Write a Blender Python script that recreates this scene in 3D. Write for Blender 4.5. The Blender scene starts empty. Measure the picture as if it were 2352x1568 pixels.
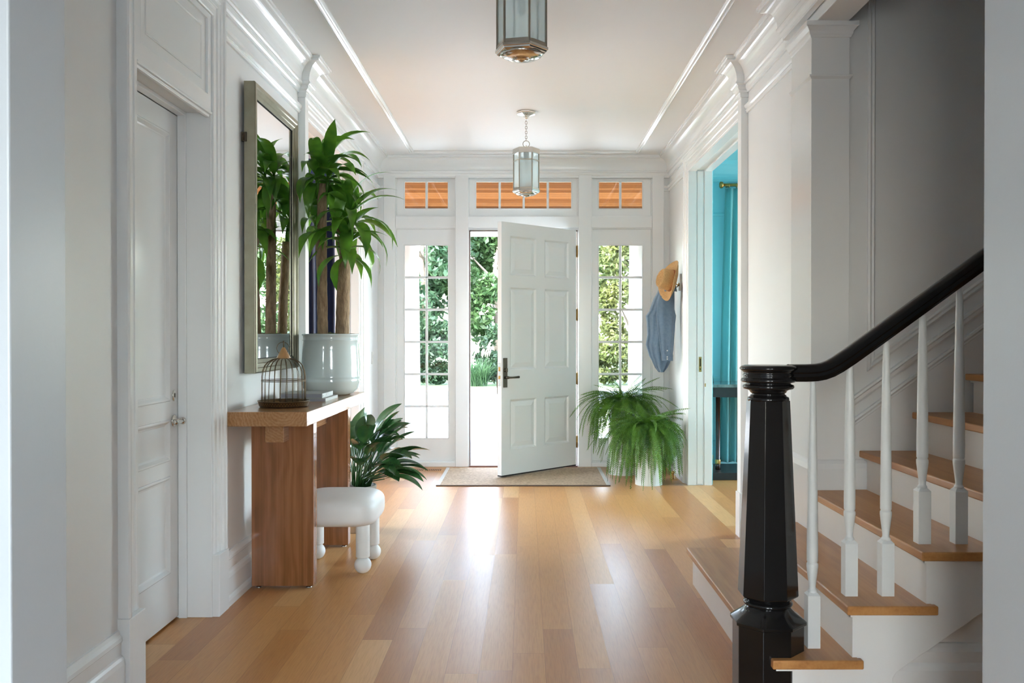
import bpy, bmesh, math, random
from mathutils import Vector, Matrix, Euler
R = math.radians
sc = bpy.context.scene
C = sc.collection
random.seed(7)

# ------------------------------------------------------------------ camera
cam_d = bpy.data.cameras.new('camera')
cam = bpy.data.objects.new('camera', cam_d); C.objects.link(cam)
cam.location = (0, 0, 1.36)
cam.rotation_euler = (R(90 - 0.398), 0, 0)
cam_d.sensor_width = 36; cam_d.lens = 2016 / 2352 * 36
cam_d.shift_x = -29 / 2352
cam_d.clip_start = 0.05; cam_d.clip_end = 400
cam_d.dof.use_dof = True; cam_d.dof.focus_distance = 6.0; cam_d.dof.aperture_fstop = 11
sc.camera = cam

# ------------------------------------------------------------------ colour management
vs = sc.view_settings
sc.display_settings.display_device = 'sRGB'
vs.view_transform = 'Standard'; vs.look = 'None'; vs.gamma = 1; vs.use_curve_mapping = False
vs.exposure = 0.36
try:
    cy = sc.cycles
    cy.use_denoising = True
    cy.max_bounces = 14; cy.diffuse_bounces = 7; cy.glossy_bounces = 6; cy.transparent_max_bounces = 16; cy.transmission_bounces = 8
    cy.sample_clamp_indirect = 8; cy.caustics_reflective = False; cy.caustics_refractive = False
except Exception:
    pass

# ------------------------------------------------------------------ world, sun, added fill lamps
w = bpy.data.worlds.new('sky'); sc.world = w; w.use_nodes = True
nt = w.node_tree; nt.nodes.clear()
sky = nt.nodes.new('ShaderNodeTexSky'); sky.sky_type = 'NISHITA'
sky.sun_disc = False; sky.sun_elevation = R(48); sky.sun_rotation = R(230); sky.air_density = 1.2; sky.dust_density = 2.0
hs = nt.nodes.new('ShaderNodeHueSaturation'); hs.inputs['Saturation'].default_value = 0.70
bg = nt.nodes.new('ShaderNodeBackground'); bg.inputs[1].default_value = 4.2
wo = nt.nodes.new('ShaderNodeOutputWorld')
nt.links.new(sky.outputs[0], hs.inputs['Color']); nt.links.new(hs.outputs[0], bg.inputs[0]); nt.links.new(bg.outputs[0], wo.inputs[0])

def lamp(name, kind, loc, rot, power, color=(1, 1, 1), size=1, size_y=None, angle=None):
    d = bpy.data.lights.new(name, kind); d.energy = power; d.color = color
    if kind == 'AREA':
        d.shape = 'RECTANGLE'; d.size = size; d.size_y = size_y or size
    if angle is not None: d.angle = angle
    o = bpy.data.objects.new(name, d); C.objects.link(o); o.location = loc; o.rotation_euler = rot
    return o

sun = lamp('sun', 'SUN', (0, 0, 20), (0, 0, 0), 24.0, (1, 1, 1), angle=R(0.6))
sun.rotation_euler = Vector((0.45, -0.22, -0.86)).to_track_quat('-Z', 'Y').to_euler()
# fill lamps added in unseen openings of the rooms around the hall
lamp('fill_dining_room', 'AREA', (5.55, 7.95, 1.75), (R(90), 0, R(90)), 120, (0.86, 0.93, 1.0), 2.1, 2.0)
lamp('fill_library', 'AREA', (-5.55, 7.2, 1.75), (R(90), 0, R(-90)), 115, (0.84, 0.93, 1.0), 2.4, 2.0)
for x, e in ((-1.15, 42), (1.15, 62)):
    lamp('fill_family_room', 'AREA', (x, -3.92, 1.6), (R(90), 0, 0), e, (0.80, 0.91, 1.0), 1.15, 1.95)
# light portals in the entry openings guide the sampling of the sky (they add no light of their own)
for x, z, sx, sz in ((0.0, 1.22, 1.1, 2.4), (-1.02, 1.29, 0.46, 2.0), (1.0, 1.29, 0.46, 2.0), (0.0, 2.81, 2.7, 0.3)):
    p = lamp('entry_portal', 'AREA', (x, 9.33, z), (R(-90), 0, 0), 1, size=sx, size_y=sz)
    try: p.data.cycles.is_portal = True
    except Exception: pass

# ------------------------------------------------------------------ material helpers
MATS = {}
def _nodes(name):
    m = bpy.data.materials.new(name); m.use_nodes = True
    n = m.node_tree; n.nodes.clear()
    out = n.nodes.new('ShaderNodeOutputMaterial')
    MATS[name] = m
    return m, n, out
def _s(n, node, key, val):
    if key in node.inputs: node.inputs[key].default_value = val
def ramp(n, stops):
    r = n.nodes.new('ShaderNodeValToRGB'); e = r.color_ramp.elements
    while len(e) > 1: e.remove(e[-1])
    e[0].position = stops[0][0]; e[0].color = (*stops[0][1], 1)
    for p, c in stops[1:]:
        q = e.new(p); q.color = (*c, 1)
    return r
def coords(n, scale=(1, 1, 1), loc=(0, 0, 0), rot=(0, 0, 0), kind='Object'):
    tc = n.nodes.new('ShaderNodeTexCoord'); mp = n.nodes.new('ShaderNodeMapping')
    mp.inputs['Scale'].default_value = scale; mp.inputs['Location'].default_value = loc; mp.inputs['Rotation'].default_value = rot
    n.links.new(tc.outputs[kind], mp.inputs['Vector'])
    return mp.outputs[0]
def pm(name, c1, c2=None, scale=8, rough=0.5, metal=0, bump=0, bscale=None, coat=0, stretch=(1, 1, 1), detail=4, sheen=0, transl=0, spec=0.5, subsurf=0, coat_rough=0.06):
    """general procedural surface: two tones mixed by noise, optional bump"""
    m, n, out = _nodes(name)
    b = n.nodes.new('ShaderNodeBsdfPrincipled')
    v = coords(n, stretch)
    nz = n.nodes.new('ShaderNodeTexNoise'); nz.inputs['Scale'].default_value = scale; nz.inputs['Detail'].default_value = detail
    n.links.new(v, nz.inputs['Vector'])
    c2 = c2 or tuple(min(1, x * 0.94) for x in c1)
    r = ramp(n, [(0.3, c1), (0.7, c2)]); n.links.new(nz.outputs['Fac'], r.inputs[0])
    n.links.new(r.outputs[0], b.inputs['Base Color'])
    _s(n, b, 'Roughness', rough); _s(n, b, 'Metallic', metal); _s(n, b, 'Coat Weight', coat); _s(n, b, 'Coat Roughness', coat_rough)
    _s(n, b, 'Sheen Weight', sheen); _s(n, b, 'Specular IOR Level', spec)
    if bump:
        nb = n.nodes.new('ShaderNodeTexNoise'); nb.inputs['Scale'].default_value = bscale or scale * 4; nb.inputs['Detail'].default_value = 3
        n.links.new(v, nb.inputs['Vector'])
        bp = n.nodes.new('ShaderNodeBump'); bp.inputs['Strength'].default_value = bump; bp.inputs['Distance'].default_value = 0.01
        n.links.new(nb.outputs['Fac'], bp.inputs['Height']); n.links.new(bp.outputs[0], b.inputs['Normal'])
    if transl:
        t = n.nodes.new('ShaderNodeBsdfTranslucent'); n.links.new(r.outputs[0], t.inputs['Color'])
        mx = n.nodes.new('ShaderNodeMixShader'); mx.inputs[0].default_value = transl
        n.links.new(b.outputs[0], mx.inputs[1]); n.links.new(t.outputs[0], mx.inputs[2]); n.links.new(mx.outputs[0], out.inputs[0])
    else:
        n.links.new(b.outputs[0], out.inputs[0])
    return m
def leafmat(name, dark, light, rough=0.3, transl=0.25, scale=30, stripe=None):
    return pm(name, dark, light, scale=scale, rough=rough, transl=transl, detail=2, stretch=(1, 1, 0.6))
def mth(n, op, a, b=None):
    k = n.nodes.new('ShaderNodeMath'); k.operation = op
    for i, x in enumerate((a, b)):
        if x is None: continue
        if isinstance(x, (int, float)): k.inputs[i].default_value = x
        else: n.links.new(x, k.inputs[i])
    return k.outputs[0]

def plank_floor(name, width=0.135, length=1.9):
    m, n, out = _nodes(name)
    b = n.nodes.new('ShaderNodeBsdfPrincipled')
    tc = n.nodes.new('ShaderNodeTexCoord'); sp = n.nodes.new('ShaderNodeSeparateXYZ'); n.links.new(tc.outputs['Object'], sp.inputs[0])
    x, y = sp.outputs[0], sp.outputs[1]
    col = mth(n, 'DIVIDE', mth(n, 'ADD', x, 20.03), width)
    ci = mth(n, 'FLOOR', col)
    wn = n.nodes.new('ShaderNodeTexWhiteNoise'); wn.noise_dimensions = '1D'; n.links.new(ci, wn.inputs['W'])
    row = mth(n, 'ADD', mth(n, 'DIVIDE', mth(n, 'ADD', y, 20), length), mth(n, 'MULTIPLY', wn.outputs['Value'], 7.3))
    ri = mth(n, 'FLOOR', row)
    cb = n.nodes.new('ShaderNodeCombineXYZ'); n.links.new(ci, cb.inputs[0]); n.links.new(ri, cb.inputs[1])
    wn2 = n.nodes.new('ShaderNodeTexWhiteNoise'); wn2.noise_dimensions = '2D'; n.links.new(cb.outputs[0], wn2.inputs['Vector'])
    # grain: per-plank shifted stretched noise
    off = n.nodes.new('ShaderNodeCombineXYZ')
    n.links.new(mth(n, 'MULTIPLY', wn2.outputs['Value'], 31.0), off.inputs[2]); n.links.new(mth(n, 'MULTIPLY', wn2.outputs['Value'], 9.0), off.inputs[0])
    ad = n.nodes.new('ShaderNodeVectorMath'); ad.operation = 'ADD'; n.links.new(tc.outputs['Object'], ad.inputs[0]); n.links.new(off.outputs[0], ad.inputs[1])
    mp = n.nodes.new('ShaderNodeMapping'); mp.inputs['Scale'].default_value = (18, 0.9, 1); n.links.new(ad.outputs[0], mp.inputs['Vector'])
    g1 = n.nodes.new('ShaderNodeTexNoise'); g1.inputs['Scale'].default_value = 1.6; g1.inputs['Detail'].default_value = 6; g1.inputs['Distortion'].default_value = 0.5
    n.links.new(mp.outputs[0], g1.inputs['Vector'])
    mp2 = n.nodes.new('ShaderNodeMapping'); mp2.inputs['Scale'].default_value = (150, 6, 1); n.links.new(ad.outputs[0], mp2.inputs['Vector'])
    g2 = n.nodes.new('ShaderNodeTexNoise'); g2.inputs['Scale'].default_value = 1.5; g2.inputs['Detail'].default_value = 3; n.links.new(mp2.outputs[0], g2.inputs['Vector'])
    base = ramp(n, [(0.0, (0.45, 0.195, 0.062)), (0.3, (0.53, 0.250, 0.083)), (0.75, (0.61, 0.315, 0.115)), (1.0, (0.69, 0.41, 0.180))]); n.links.new(wn2.outputs['Value'], base.inputs[0])
    gr = ramp(n, [(0.15, (0.80, 0.74, 0.67)), (0.85, (1, 1, 1))]); n.links.new(g1.outputs['Fac'], gr.inputs[0])
    gr2 = ramp(n, [(0.32, (0.78, 0.72, 0.66)), (0.58, (1, 1, 1))]); n.links.new(g2.outputs['Fac'], gr2.inputs[0])
    m1 = n.nodes.new('ShaderNodeMixRGB'); m1.blend_type = 'MULTIPLY'; m1.inputs[0].default_value = 0.45
    n.links.new(base.outputs[0], m1.inputs[1]); n.links.new(gr.outputs[0], m1.inputs[2])
    m2 = n.nodes.new('ShaderNodeMixRGB'); m2.blend_type = 'MULTIPLY'; m2.inputs[0].default_value = 0.6
    n.links.new(m1.outputs[0], m2.inputs[1]); n.links.new(gr2.outputs[0], m2.inputs[2])
    # joints
    fx = mth(n, 'FRACT', col); fy = mth(n, 'FRACT', row)
    ex = mth(n, 'LESS_THAN', mth(n, 'MINIMUM', fx, mth(n, 'SUBTRACT', 1.0, fx)), 0.007)
    ey = mth(n, 'LESS_THAN', mth(n, 'MINIMUM', fy, mth(n, 'SUBTRACT', 1.0, fy)), 0.0006)
    e = mth(n, 'MAXIMUM', ex, ey)
    m3 = n.nodes.new('ShaderNodeMixRGB'); m3.blend_type = 'MULTIPLY'; n.links.new(mth(n, 'MULTIPLY', e, 0.5), m3.inputs[0]); n.links.new(m2.outputs[0], m3.inputs[1]); m3.inputs[2].default_value = (0.35, 0.22, 0.12, 1)
    n.links.new(m3.outputs[0], b.inputs['Base Color'])
    ro = mth(n, 'ADD', mth(n, 'MULTIPLY', g1.outputs['Fac'], 0.06), mth(n, 'ADD', mth(n, 'MULTIPLY', wn2.outputs['Value'], 0.06), 0.29))
    n.links.new(ro, b.inputs['Roughness']); _s(n, b, 'Specular IOR Level', 0.55)
    hgt = mth(n, 'SUBTRACT', mth(n, 'MULTIPLY', g2.outputs['Fac'], 0.25), mth(n, 'MULTIPLY', e, 0.6))
    bp = n.nodes.new('ShaderNodeBump'); bp.inputs['Strength'].default_value = 0.10; bp.inputs['Distance'].default_value = 0.004
    n.links.new(hgt, bp.inputs['Height']); n.links.new(bp.outputs[0], b.inputs['Normal'])
    n.links.new(b.outputs[0], out.inputs[0])
    return m

def timber(name, axis, c1, c2, c3, rough=0.4, ring=9.0, centre=(0, 0, 0), coat=0.0, knots=True):
    """growth rings round one axis: end grain shows rings, long faces show streaks"""
    m, n, out = _nodes(name)
    b = n.nodes.new('ShaderNodeBsdfPrincipled')
    st = {'X': (0.22, 1, 1), 'Y': (1, 0.22, 1), 'Z': (1, 1, 0.22)}[axis]
    v = coords(n, st, centre)
    wv = n.nodes.new('ShaderNodeTexWave'); wv.wave_type = 'RINGS'; wv.rings_direction = axis
    wv.inputs['Scale'].default_value = ring; wv.inputs['Distortion'].default_value = 7.5; wv.inputs['Detail'].default_value = 3; wv.inputs['Detail Scale'].default_value = 1.4
    n.links.new(v, wv.inputs['Vector'])
    st2 = {'X': (1, 60, 60), 'Y': (60, 1, 60), 'Z': (60, 60, 1)}[axis]
    v2 = coords(n, st2)
    nz = n.nodes.new('ShaderNodeTexNoise'); nz.inputs['Scale'].default_value = 1.4; nz.inputs['Detail'].default_value = 5; n.links.new(v2, nz.inputs['Vector'])
    st3 = {'X': (0.5, 3, 3), 'Y': (3, 0.5, 3), 'Z': (3, 3, 0.5)}[axis]
    v3 = coords(n, st3)
    nz3 = n.nodes.new('ShaderNodeTexNoise'); nz3.inputs['Scale'].default_value = 2.0; nz3.inputs['Detail'].default_value = 3; n.links.new(v3, nz3.inputs['Vector'])
    fac = mth(n, 'ADD', mth(n, 'MULTIPLY', wv.outputs['Fac'], 0.15), mth(n, 'ADD', mth(n, 'MULTIPLY', nz.outputs['Fac'], 0.42), mth(n, 'MULTIPLY', nz3.outputs['Fac'], 0.48)))
    r = ramp(n, [(0.28, c1), (0.52, c2), (0.78, c3)]); n.links.new(fac, r.inputs[0])
    n.links.new(r.outputs[0], b.inputs['Base Color'])
    _s(n, b, 'Roughness', rough); _s(n, b, 'Coat Weight', coat)
    bp = n.nodes.new('ShaderNodeBump'); bp.inputs['Strength'].default_value = 0.15; bp.inputs['Distance'].default_value = 0.003
    n.links.new(nz.outputs['Fac'], bp.inputs['Height']); n.links.new(bp.outputs[0], b.inputs['Normal'])
    n.links.new(b.outputs[0], out.inputs[0])
    return m
def boards(name, axis_scale, c1, c2, rough=0.4):
    """narrow boards side by side (porch ceiling)"""
    m, n, out = _nodes(name)
    b = n.nodes.new('ShaderNodeBsdfPrincipled')
    tc = n.nodes.new('ShaderNodeTexCoord'); sp = n.nodes.new('ShaderNodeSeparateXYZ'); n.links.new(tc.outputs['Object'], sp.inputs[0])
    k = mth(n, 'DIVIDE', mth(n, 'ADD', sp.outputs[1], 20), axis_scale); f = mth(n, 'FLOOR', k)
    wn = n.nodes.new('ShaderNodeTexWhiteNoise'); wn.noise_dimensions = '1D'; n.links.new(f, wn.inputs['W'])
    nz = n.nodes.new('ShaderNodeTexNoise'); nz.inputs['Scale'].default_value = 2; n.links.new(coords(n, (1, 30, 1)), nz.inputs['Vector'])
    r = ramp(n, [(0.0, c1), (1.0, c2)]); n.links.new(mth(n, 'ADD', mth(n, 'MULTIPLY', wn.outputs['Value'], 0.65), mth(n, 'MULTIPLY', nz.outputs['Fac'], 0.35)), r.inputs[0])
    fr = mth(n, 'FRACT', k); e = mth(n, 'LESS_THAN', mth(n, 'MINIMUM', fr, mth(n, 'SUBTRACT', 1.0, fr)), 0.06)
    mx = n.nodes.new('ShaderNodeMixRGB'); n.links.new(mth(n, 'MULTIPLY', e, 0.6), mx.inputs[0]); n.links.new(r.outputs[0], mx.inputs[1]); mx.inputs[2].default_value = (c1[0] * .4, c1[1] * .35, c1[2] * .3, 1)
    n.links.new(mx.outputs[0], b.inputs['Base Color']); _s(n, b, 'Roughness', rough); _s(n, b, 'Specular IOR Level', 0.0)
    n.links.new(b.outputs[0], out.inputs[0])
    return m
def window_glass(name, tint=(0.97, 0.99, 0.98)):
    m, n, out = _nodes(name)
    t = n.nodes.new('ShaderNodeBsdfTransparent'); t.inputs[0].default_value = (*tint, 1)
    g = n.nodes.new('ShaderNodeBsdfGlossy'); g.inputs['Roughness'].default_value = 0.01
    fr = n.nodes.new('ShaderNodeFresnel'); fr.inputs[0].default_value = 1.45
    nz = n.nodes.new('ShaderNodeTexNoise'); nz.inputs['Scale'].default_value = 3; n.links.new(coords(n), nz.inputs['Vector'])
    bp = n.nodes.new('ShaderNodeBump'); bp.inputs['Strength'].default_value = 0.02; n.links.new(nz.outputs['Fac'], bp.inputs['Height']); n.links.new(bp.outputs[0], g.inputs['Normal'])
    mx = n.nodes.new('ShaderNodeMixShader'); n.links.new(fr.outputs[0], mx.inputs[0]); n.links.new(t.outputs[0], mx.inputs[1]); n.links.new(g.outputs[0], mx.inputs[2])
    n.links.new(mx.outputs[0], out.inputs[0])
    return m
def frosted(name):
    m, n, out = _nodes(name)
    nz = n.nodes.new('ShaderNodeTexNoise'); nz.inputs['Scale'].default_value = 6; n.links.new(coords(n), nz.inputs['Vector'])
    r = ramp(n, [(0.3, (0.86, 0.92, 0.93)), (0.7, (0.90, 0.95, 0.95))]); n.links.new(nz.outputs['Fac'], r.inputs[0])
    t = n.nodes.new('ShaderNodeBsdfTranslucent'); n.links.new(r.outputs[0], t.inputs[0])
    p = n.nodes.new('ShaderNodeBsdfPrincipled'); n.links.new(r.outputs[0], p.inputs['Base Color']); p.inputs['Roughness'].default_value = 0.22
    tr = n.nodes.new('ShaderNodeBsdfTransparent'); tr.inputs[0].default_value = (0.95, 0.985, 0.99, 1)
    m1 = n.nodes.new('ShaderNodeMixShader'); m1.inputs[0].default_value = 0.5; n.links.new(p.outputs[0], m1.inputs[1]); n.links.new(t.outputs[0], m1.inputs[2])
    m2 = n.nodes.new('ShaderNodeMixShader'); m2.inputs[0].default_value = 0.68; n.links.new(m1.outputs[0], m2.inputs[1]); n.links.new(tr.outputs[0], m2.inputs[2])
    n.links.new(m2.outputs[0], out.inputs[0])
    return m
def woven(name, c1, c2, scale=120, rough=0.85):
    m, n, out = _nodes(name)
    b = n.nodes.new('ShaderNodeBsdfPrincipled'); v = coords(n)
    ck = n.nodes.new('ShaderNodeTexChecker'); ck.inputs['Scale'].default_value = scale; n.links.new(v, ck.inputs['Vector'])
    ck.inputs[1].default_value = (*c1, 1); ck.inputs[2].default_value = (*c2, 1)
    nz = n.nodes.new('ShaderNodeTexNoise'); nz.inputs['Scale'].default_value = scale * 0.7; n.links.new(v, nz.inputs['Vector'])
    mx = n.nodes.new('ShaderNodeMixRGB'); mx.blend_type = 'OVERLAY'; mx.inputs[0].default_value = 0.6; n.links.new(ck.outputs[0], mx.inputs[1]); n.links.new(nz.outputs['Fac'], mx.inputs[2])
    n.links.new(mx.outputs[0], b.inputs['Base Color']); b.inputs['Roughness'].default_value = rough
    bp = n.nodes.new('ShaderNodeBump'); bp.inputs['Strength'].default_value = 0.4; bp.inputs['Distance'].default_value = 0.003
    n.links.new(mx.outputs[0], bp.inputs['Height']); n.links.new(bp.outputs[0], b.inputs['Normal'])
    n.links.new(b.outputs[0], out.inputs[0])
    return m

WALL = pm('wall_paint', (0.785, 0.80, 0.80), (0.77, 0.785, 0.785), 3, 0.42, bump=0.02, bscale=180)
WALLN = pm('shade_toned_white_paint', (0.56, 0.58, 0.595), (0.54, 0.56, 0.575), 3, 0.34, bump=0.03, bscale=120)  # white paint with the dimmer light of the near walls put into its colour
TRIM = pm('trim_gloss_paint', (0.82, 0.84, 0.845), (0.805, 0.825, 0.83), 2, 0.20, bump=0.015, bscale=60)
CEIL = pm('ceiling_paint', (0.83, 0.845, 0.85), (0.82, 0.835, 0.84), 3, 0.55)
DOORP = pm('door_paint', (0.80, 0.815, 0.82), (0.785, 0.80, 0.805), 2, 0.28, bump=0.02, bscale=90)
STAIRW = pm('stair_paint', (0.80, 0.78, 0.74), (0.78, 0.76, 0.72), 3, 0.30)
FLOOR = plank_floor('oak_plank_floor')
TREAD = timber('tread_oak', 'Y', (0.34, 0.140, 0.040), (0.47, 0.215, 0.068), (0.55, 0.28, 0.10), 0.36, 5, (0.3, 0, 0.3))
TOPW = timber('table_top_oak', 'Y', (0.23, 0.108, 0.043), (0.345, 0.175, 0.076), (0.45, 0.255, 0.125), 0.20, 20, (-0.08, 0, -0.99))
LEGW = timber('table_leg_oak', 'Z', (0.145, 0.052, 0.017), (0.255, 0.098, 0.034), (0.35, 0.150, 0.060), 0.27, 7, (0.4, 0.2, 0), coat=0.25)
BLACK = pm('black_lacquer', (0.006, 0.006, 0.006), (0.010, 0.009, 0.009), 5, 0.13, spec=0.4)
NICKEL = pm('polished_nickel', (0.72, 0.69, 0.64), (0.66, 0.63, 0.58), 12, 0.14, metal=1)
DNICK = pm('antique_nickel', (0.42, 0.38, 0.32), (0.36, 0.32, 0.27), 12, 0.28, metal=1)
BRASS = pm('aged_brass', (0.50, 0.30, 0.095), (0.36, 0.20, 0.06), 25, 0.32, metal=1)
BRONZE = pm('dark_bronze', (0.115, 0.10, 0.075), (0.09, 0.078, 0.06), 20, 0.42, metal=1)
STEEL = pm('steel', (0.6, 0.6, 0.58), (0.5, 0.5, 0.48), 20, 0.25, metal=1)
WIRE = pm('brown_wire', (0.10, 0.075, 0.05), (0.17, 0.12, 0.065), 40, 0.4, metal=0.9)
CONE = pm('tan_wood', (0.42, 0.235, 0.095), (0.34, 0.18, 0.07), 20, 0.45)
CHAMP = pm('champagne_leaf', (0.31, 0.295, 0.225), (0.26, 0.245, 0.18), 14, 0.30, metal=0.75)
MIRR = pm('mirror_glass', (0.90, 0.92, 0.92), (0.90, 0.92, 0.92), 2, 0.0, metal=1)
GLASS = window_glass('window_glass')
FROST = frosted('frosted_glass')
POTB = pm('pale_blue_glaze', (0.62, 0.72, 0.715), (0.59, 0.69, 0.69), 6, 0.12, coat=0.6)
POTW = pm('white_zinc', (0.66, 0.68, 0.63), (0.60, 0.63, 0.58), 9, 0.38, bump=0.05)
POTG = pm('grey_white_ceramic', (0.62, 0.60, 0.55), (0.56, 0.54, 0.50), 9, 0.4)
MOSS = pm('moss', (0.06, 0.10, 0.02), (0.13, 0.16, 0.04), 60, 0.9, bump=0.8)
SOIL = pm('soil', (0.03, 0.022, 0.015), (0.06, 0.045, 0.03), 60, 0.95, bump=0.8)
BARK = pm('trunk_bark', (0.47, 0.34, 0.205), (0.24, 0.16, 0.095), 22, 0.8, bump=1.0, bscale=60, stretch=(2.4, 2.4, 0.7), detail=8)
DRAC = leafmat('dracaena_leaf', (0.055, 0.17, 0.022), (0.15, 0.36, 0.038), 0.28, 0.42, 12)
AGLA = leafmat('aspidistra_leaf', (0.016, 0.060, 0.020), (0.045, 0.125, 0.035), 0.22, 0.15, 14)
FERN = leafmat('fern_leaf', (0.045, 0.13, 0.012), (0.14, 0.30, 0.030), 0.5, 0.42, 9)
STOOLF = pm('white_leather', (0.80, 0.81, 0.80), (0.77, 0.78, 0.775), 10, 0.38, bump=0.05)
STOOLL = pm('white_painted_wood', (0.74, 0.75, 0.73), (0.70, 0.71, 0.69), 10, 0.42)
BOOKC = pm('grey_book_cloth', (0.34, 0.35, 0.34), (0.31, 0.32, 0.32), 80, 0.55)
BOOKS = pm('pale_book_spine', (0.56, 0.60, 0.60), (0.52, 0.56, 0.56), 60, 0.35)
PAGES = pm('page_block', (0.30, 0.31, 0.35), (0.24, 0.25, 0.29), 40, 0.7, stretch=(1, 1, 60))
INK = pm('white_lettering', (0.92, 0.92, 0.92), (0.9, 0.9, 0.9), 5, 0.4)
STRAW = woven('straw', (0.54, 0.33, 0.145), (0.43, 0.25, 0.10), 230, 0.75)
HBAND = pm('rust_ribbon', (0.36, 0.15, 0.065), (0.32, 0.13, 0.055), 60, 0.7)
DENIM = pm('denim', (0.125, 0.195, 0.29), (0.16, 0.235, 0.33), 45, 0.85, bump=0.15, bscale=300, sheen=0.3, transl=0.12)
PEARL = pm('pearl_snap', (0.75, 0.76, 0.76), None, 5, 0.25)
SISAL = woven('sisal', (0.50, 0.37, 0.25), (0.36, 0.25, 0.16), 70, 0.85)
BIND = pm('dark_binding', (0.10, 0.065, 0.045), (0.08, 0.05, 0.04), 60, 0.8)
BINDL = pm('pale_binding', (0.62, 0.60, 0.56), (0.56, 0.54, 0.5), 60, 0.8)
VENTW = pm('vent_oak', (0.50, 0.24, 0.085), (0.44, 0.20, 0.07), 10, 0.4, stretch=(1, 10, 1))
DARK = pm('dark_void', (0.01, 0.009, 0.008), (0.012, 0.01, 0.009), 5, 0.8)
SILL = pm('red_brown_threshold', (0.20, 0.095, 0.07), (0.16, 0.075, 0.055), 20, 0.45)
JAMBB = pm('brown_weatherstrip', (0.16, 0.115, 0.095), (0.13, 0.09, 0.075), 20, 0.5)
CYAN = pm('cyan_wall_paint', (0.24, 0.56, 0.61), (0.225, 0.54, 0.59), 3, 0.35)
TURQ = pm('turquoise_curtain', (0.17, 0.46, 0.47), (0.145, 0.41, 0.425), 10, 0.7, sheen=0.3, transl=0.25, stretch=(1, 1, 0.2))
NAVY = pm('navy_paint', (0.018, 0.035, 0.11), (0.015, 0.03, 0.095), 3, 0.4)
NAVC = pm('navy_curtain', (0.006, 0.020, 0.056), (0.005, 0.016, 0.045), 10, 0.75, sheen=0.3)
MARB = pm('green_black_marble', (0.015, 0.025, 0.022), (0.16, 0.20, 0.19), 14, 0.12, detail=10)
EBON = pm('ebonised_wood', (0.013, 0.012, 0.014), (0.02, 0.016, 0.016), 20, 0.35)
DWOOD = pm('dark_red_wood', (0.035, 0.014, 0.010), (0.05, 0.02, 0.013), 20, 0.25)
CEDAR = boards('cedar_boards', 0.16, (0.10, 0.030, 0.0075), (0.26, 0.105, 0.035), 0.6)
PORCHW = pm('porch_white_paint', (0.84, 0.84, 0.82), (0.82, 0.82, 0.80), 2, 0.4)
STONE = pm('porch_bluestone', (0.26, 0.27, 0.285), (0.21, 0.22, 0.235), 4, 0.7)
GRAVEL = pm('pale_drive', (0.62, 0.60, 0.565), (0.56, 0.54, 0.51), 40, 0.9, bump=0.3)
ASPH = pm('grey_drive', (0.042, 0.052, 0.066), (0.034, 0.043, 0.056), 30, 0.9)
KERB = pm('granite_kerb', (0.50, 0.50, 0.49), (0.40, 0.40, 0.40), 14, 0.8)
GRASS = pm('lawn_green', (0.045, 0.095, 0.028), (0.07, 0.13, 0.04), 14, 0.9, bump=0.6)
TREEA = leafmat('tree_leaf_cool', (0.020, 0.055, 0.028), (0.065, 0.125, 0.058), 0.5, 0.35, 1.6)
TREEB = leafmat('tree_leaf_fresh', (0.030, 0.072, 0.024), (0.085, 0.155, 0.052), 0.5, 0.4, 1.6)
TREEC = leafmat('tree_leaf_gold', (0.045, 0.068, 0.018), (0.135, 0.145, 0.046), 0.5, 0.4, 2.2)
SHRUB = leafmat('shrub_leaf_dark', (0.014, 0.036, 0.018), (0.036, 0.075, 0.034), 0.5, 0.3, 2)
PLUME = pm('grass_plume', (0.62, 0.56, 0.44), (0.5, 0.45, 0.35), 20, 0.9, transl=0.3)
TBARK = pm('tree_bark', (0.22, 0.18, 0.14), (0.14, 0.11, 0.085), 12, 0.9, bump=0.6)
PLASTIC = pm('switch_plastic', (0.80, 0.80, 0.78), None, 5, 0.3)

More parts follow.
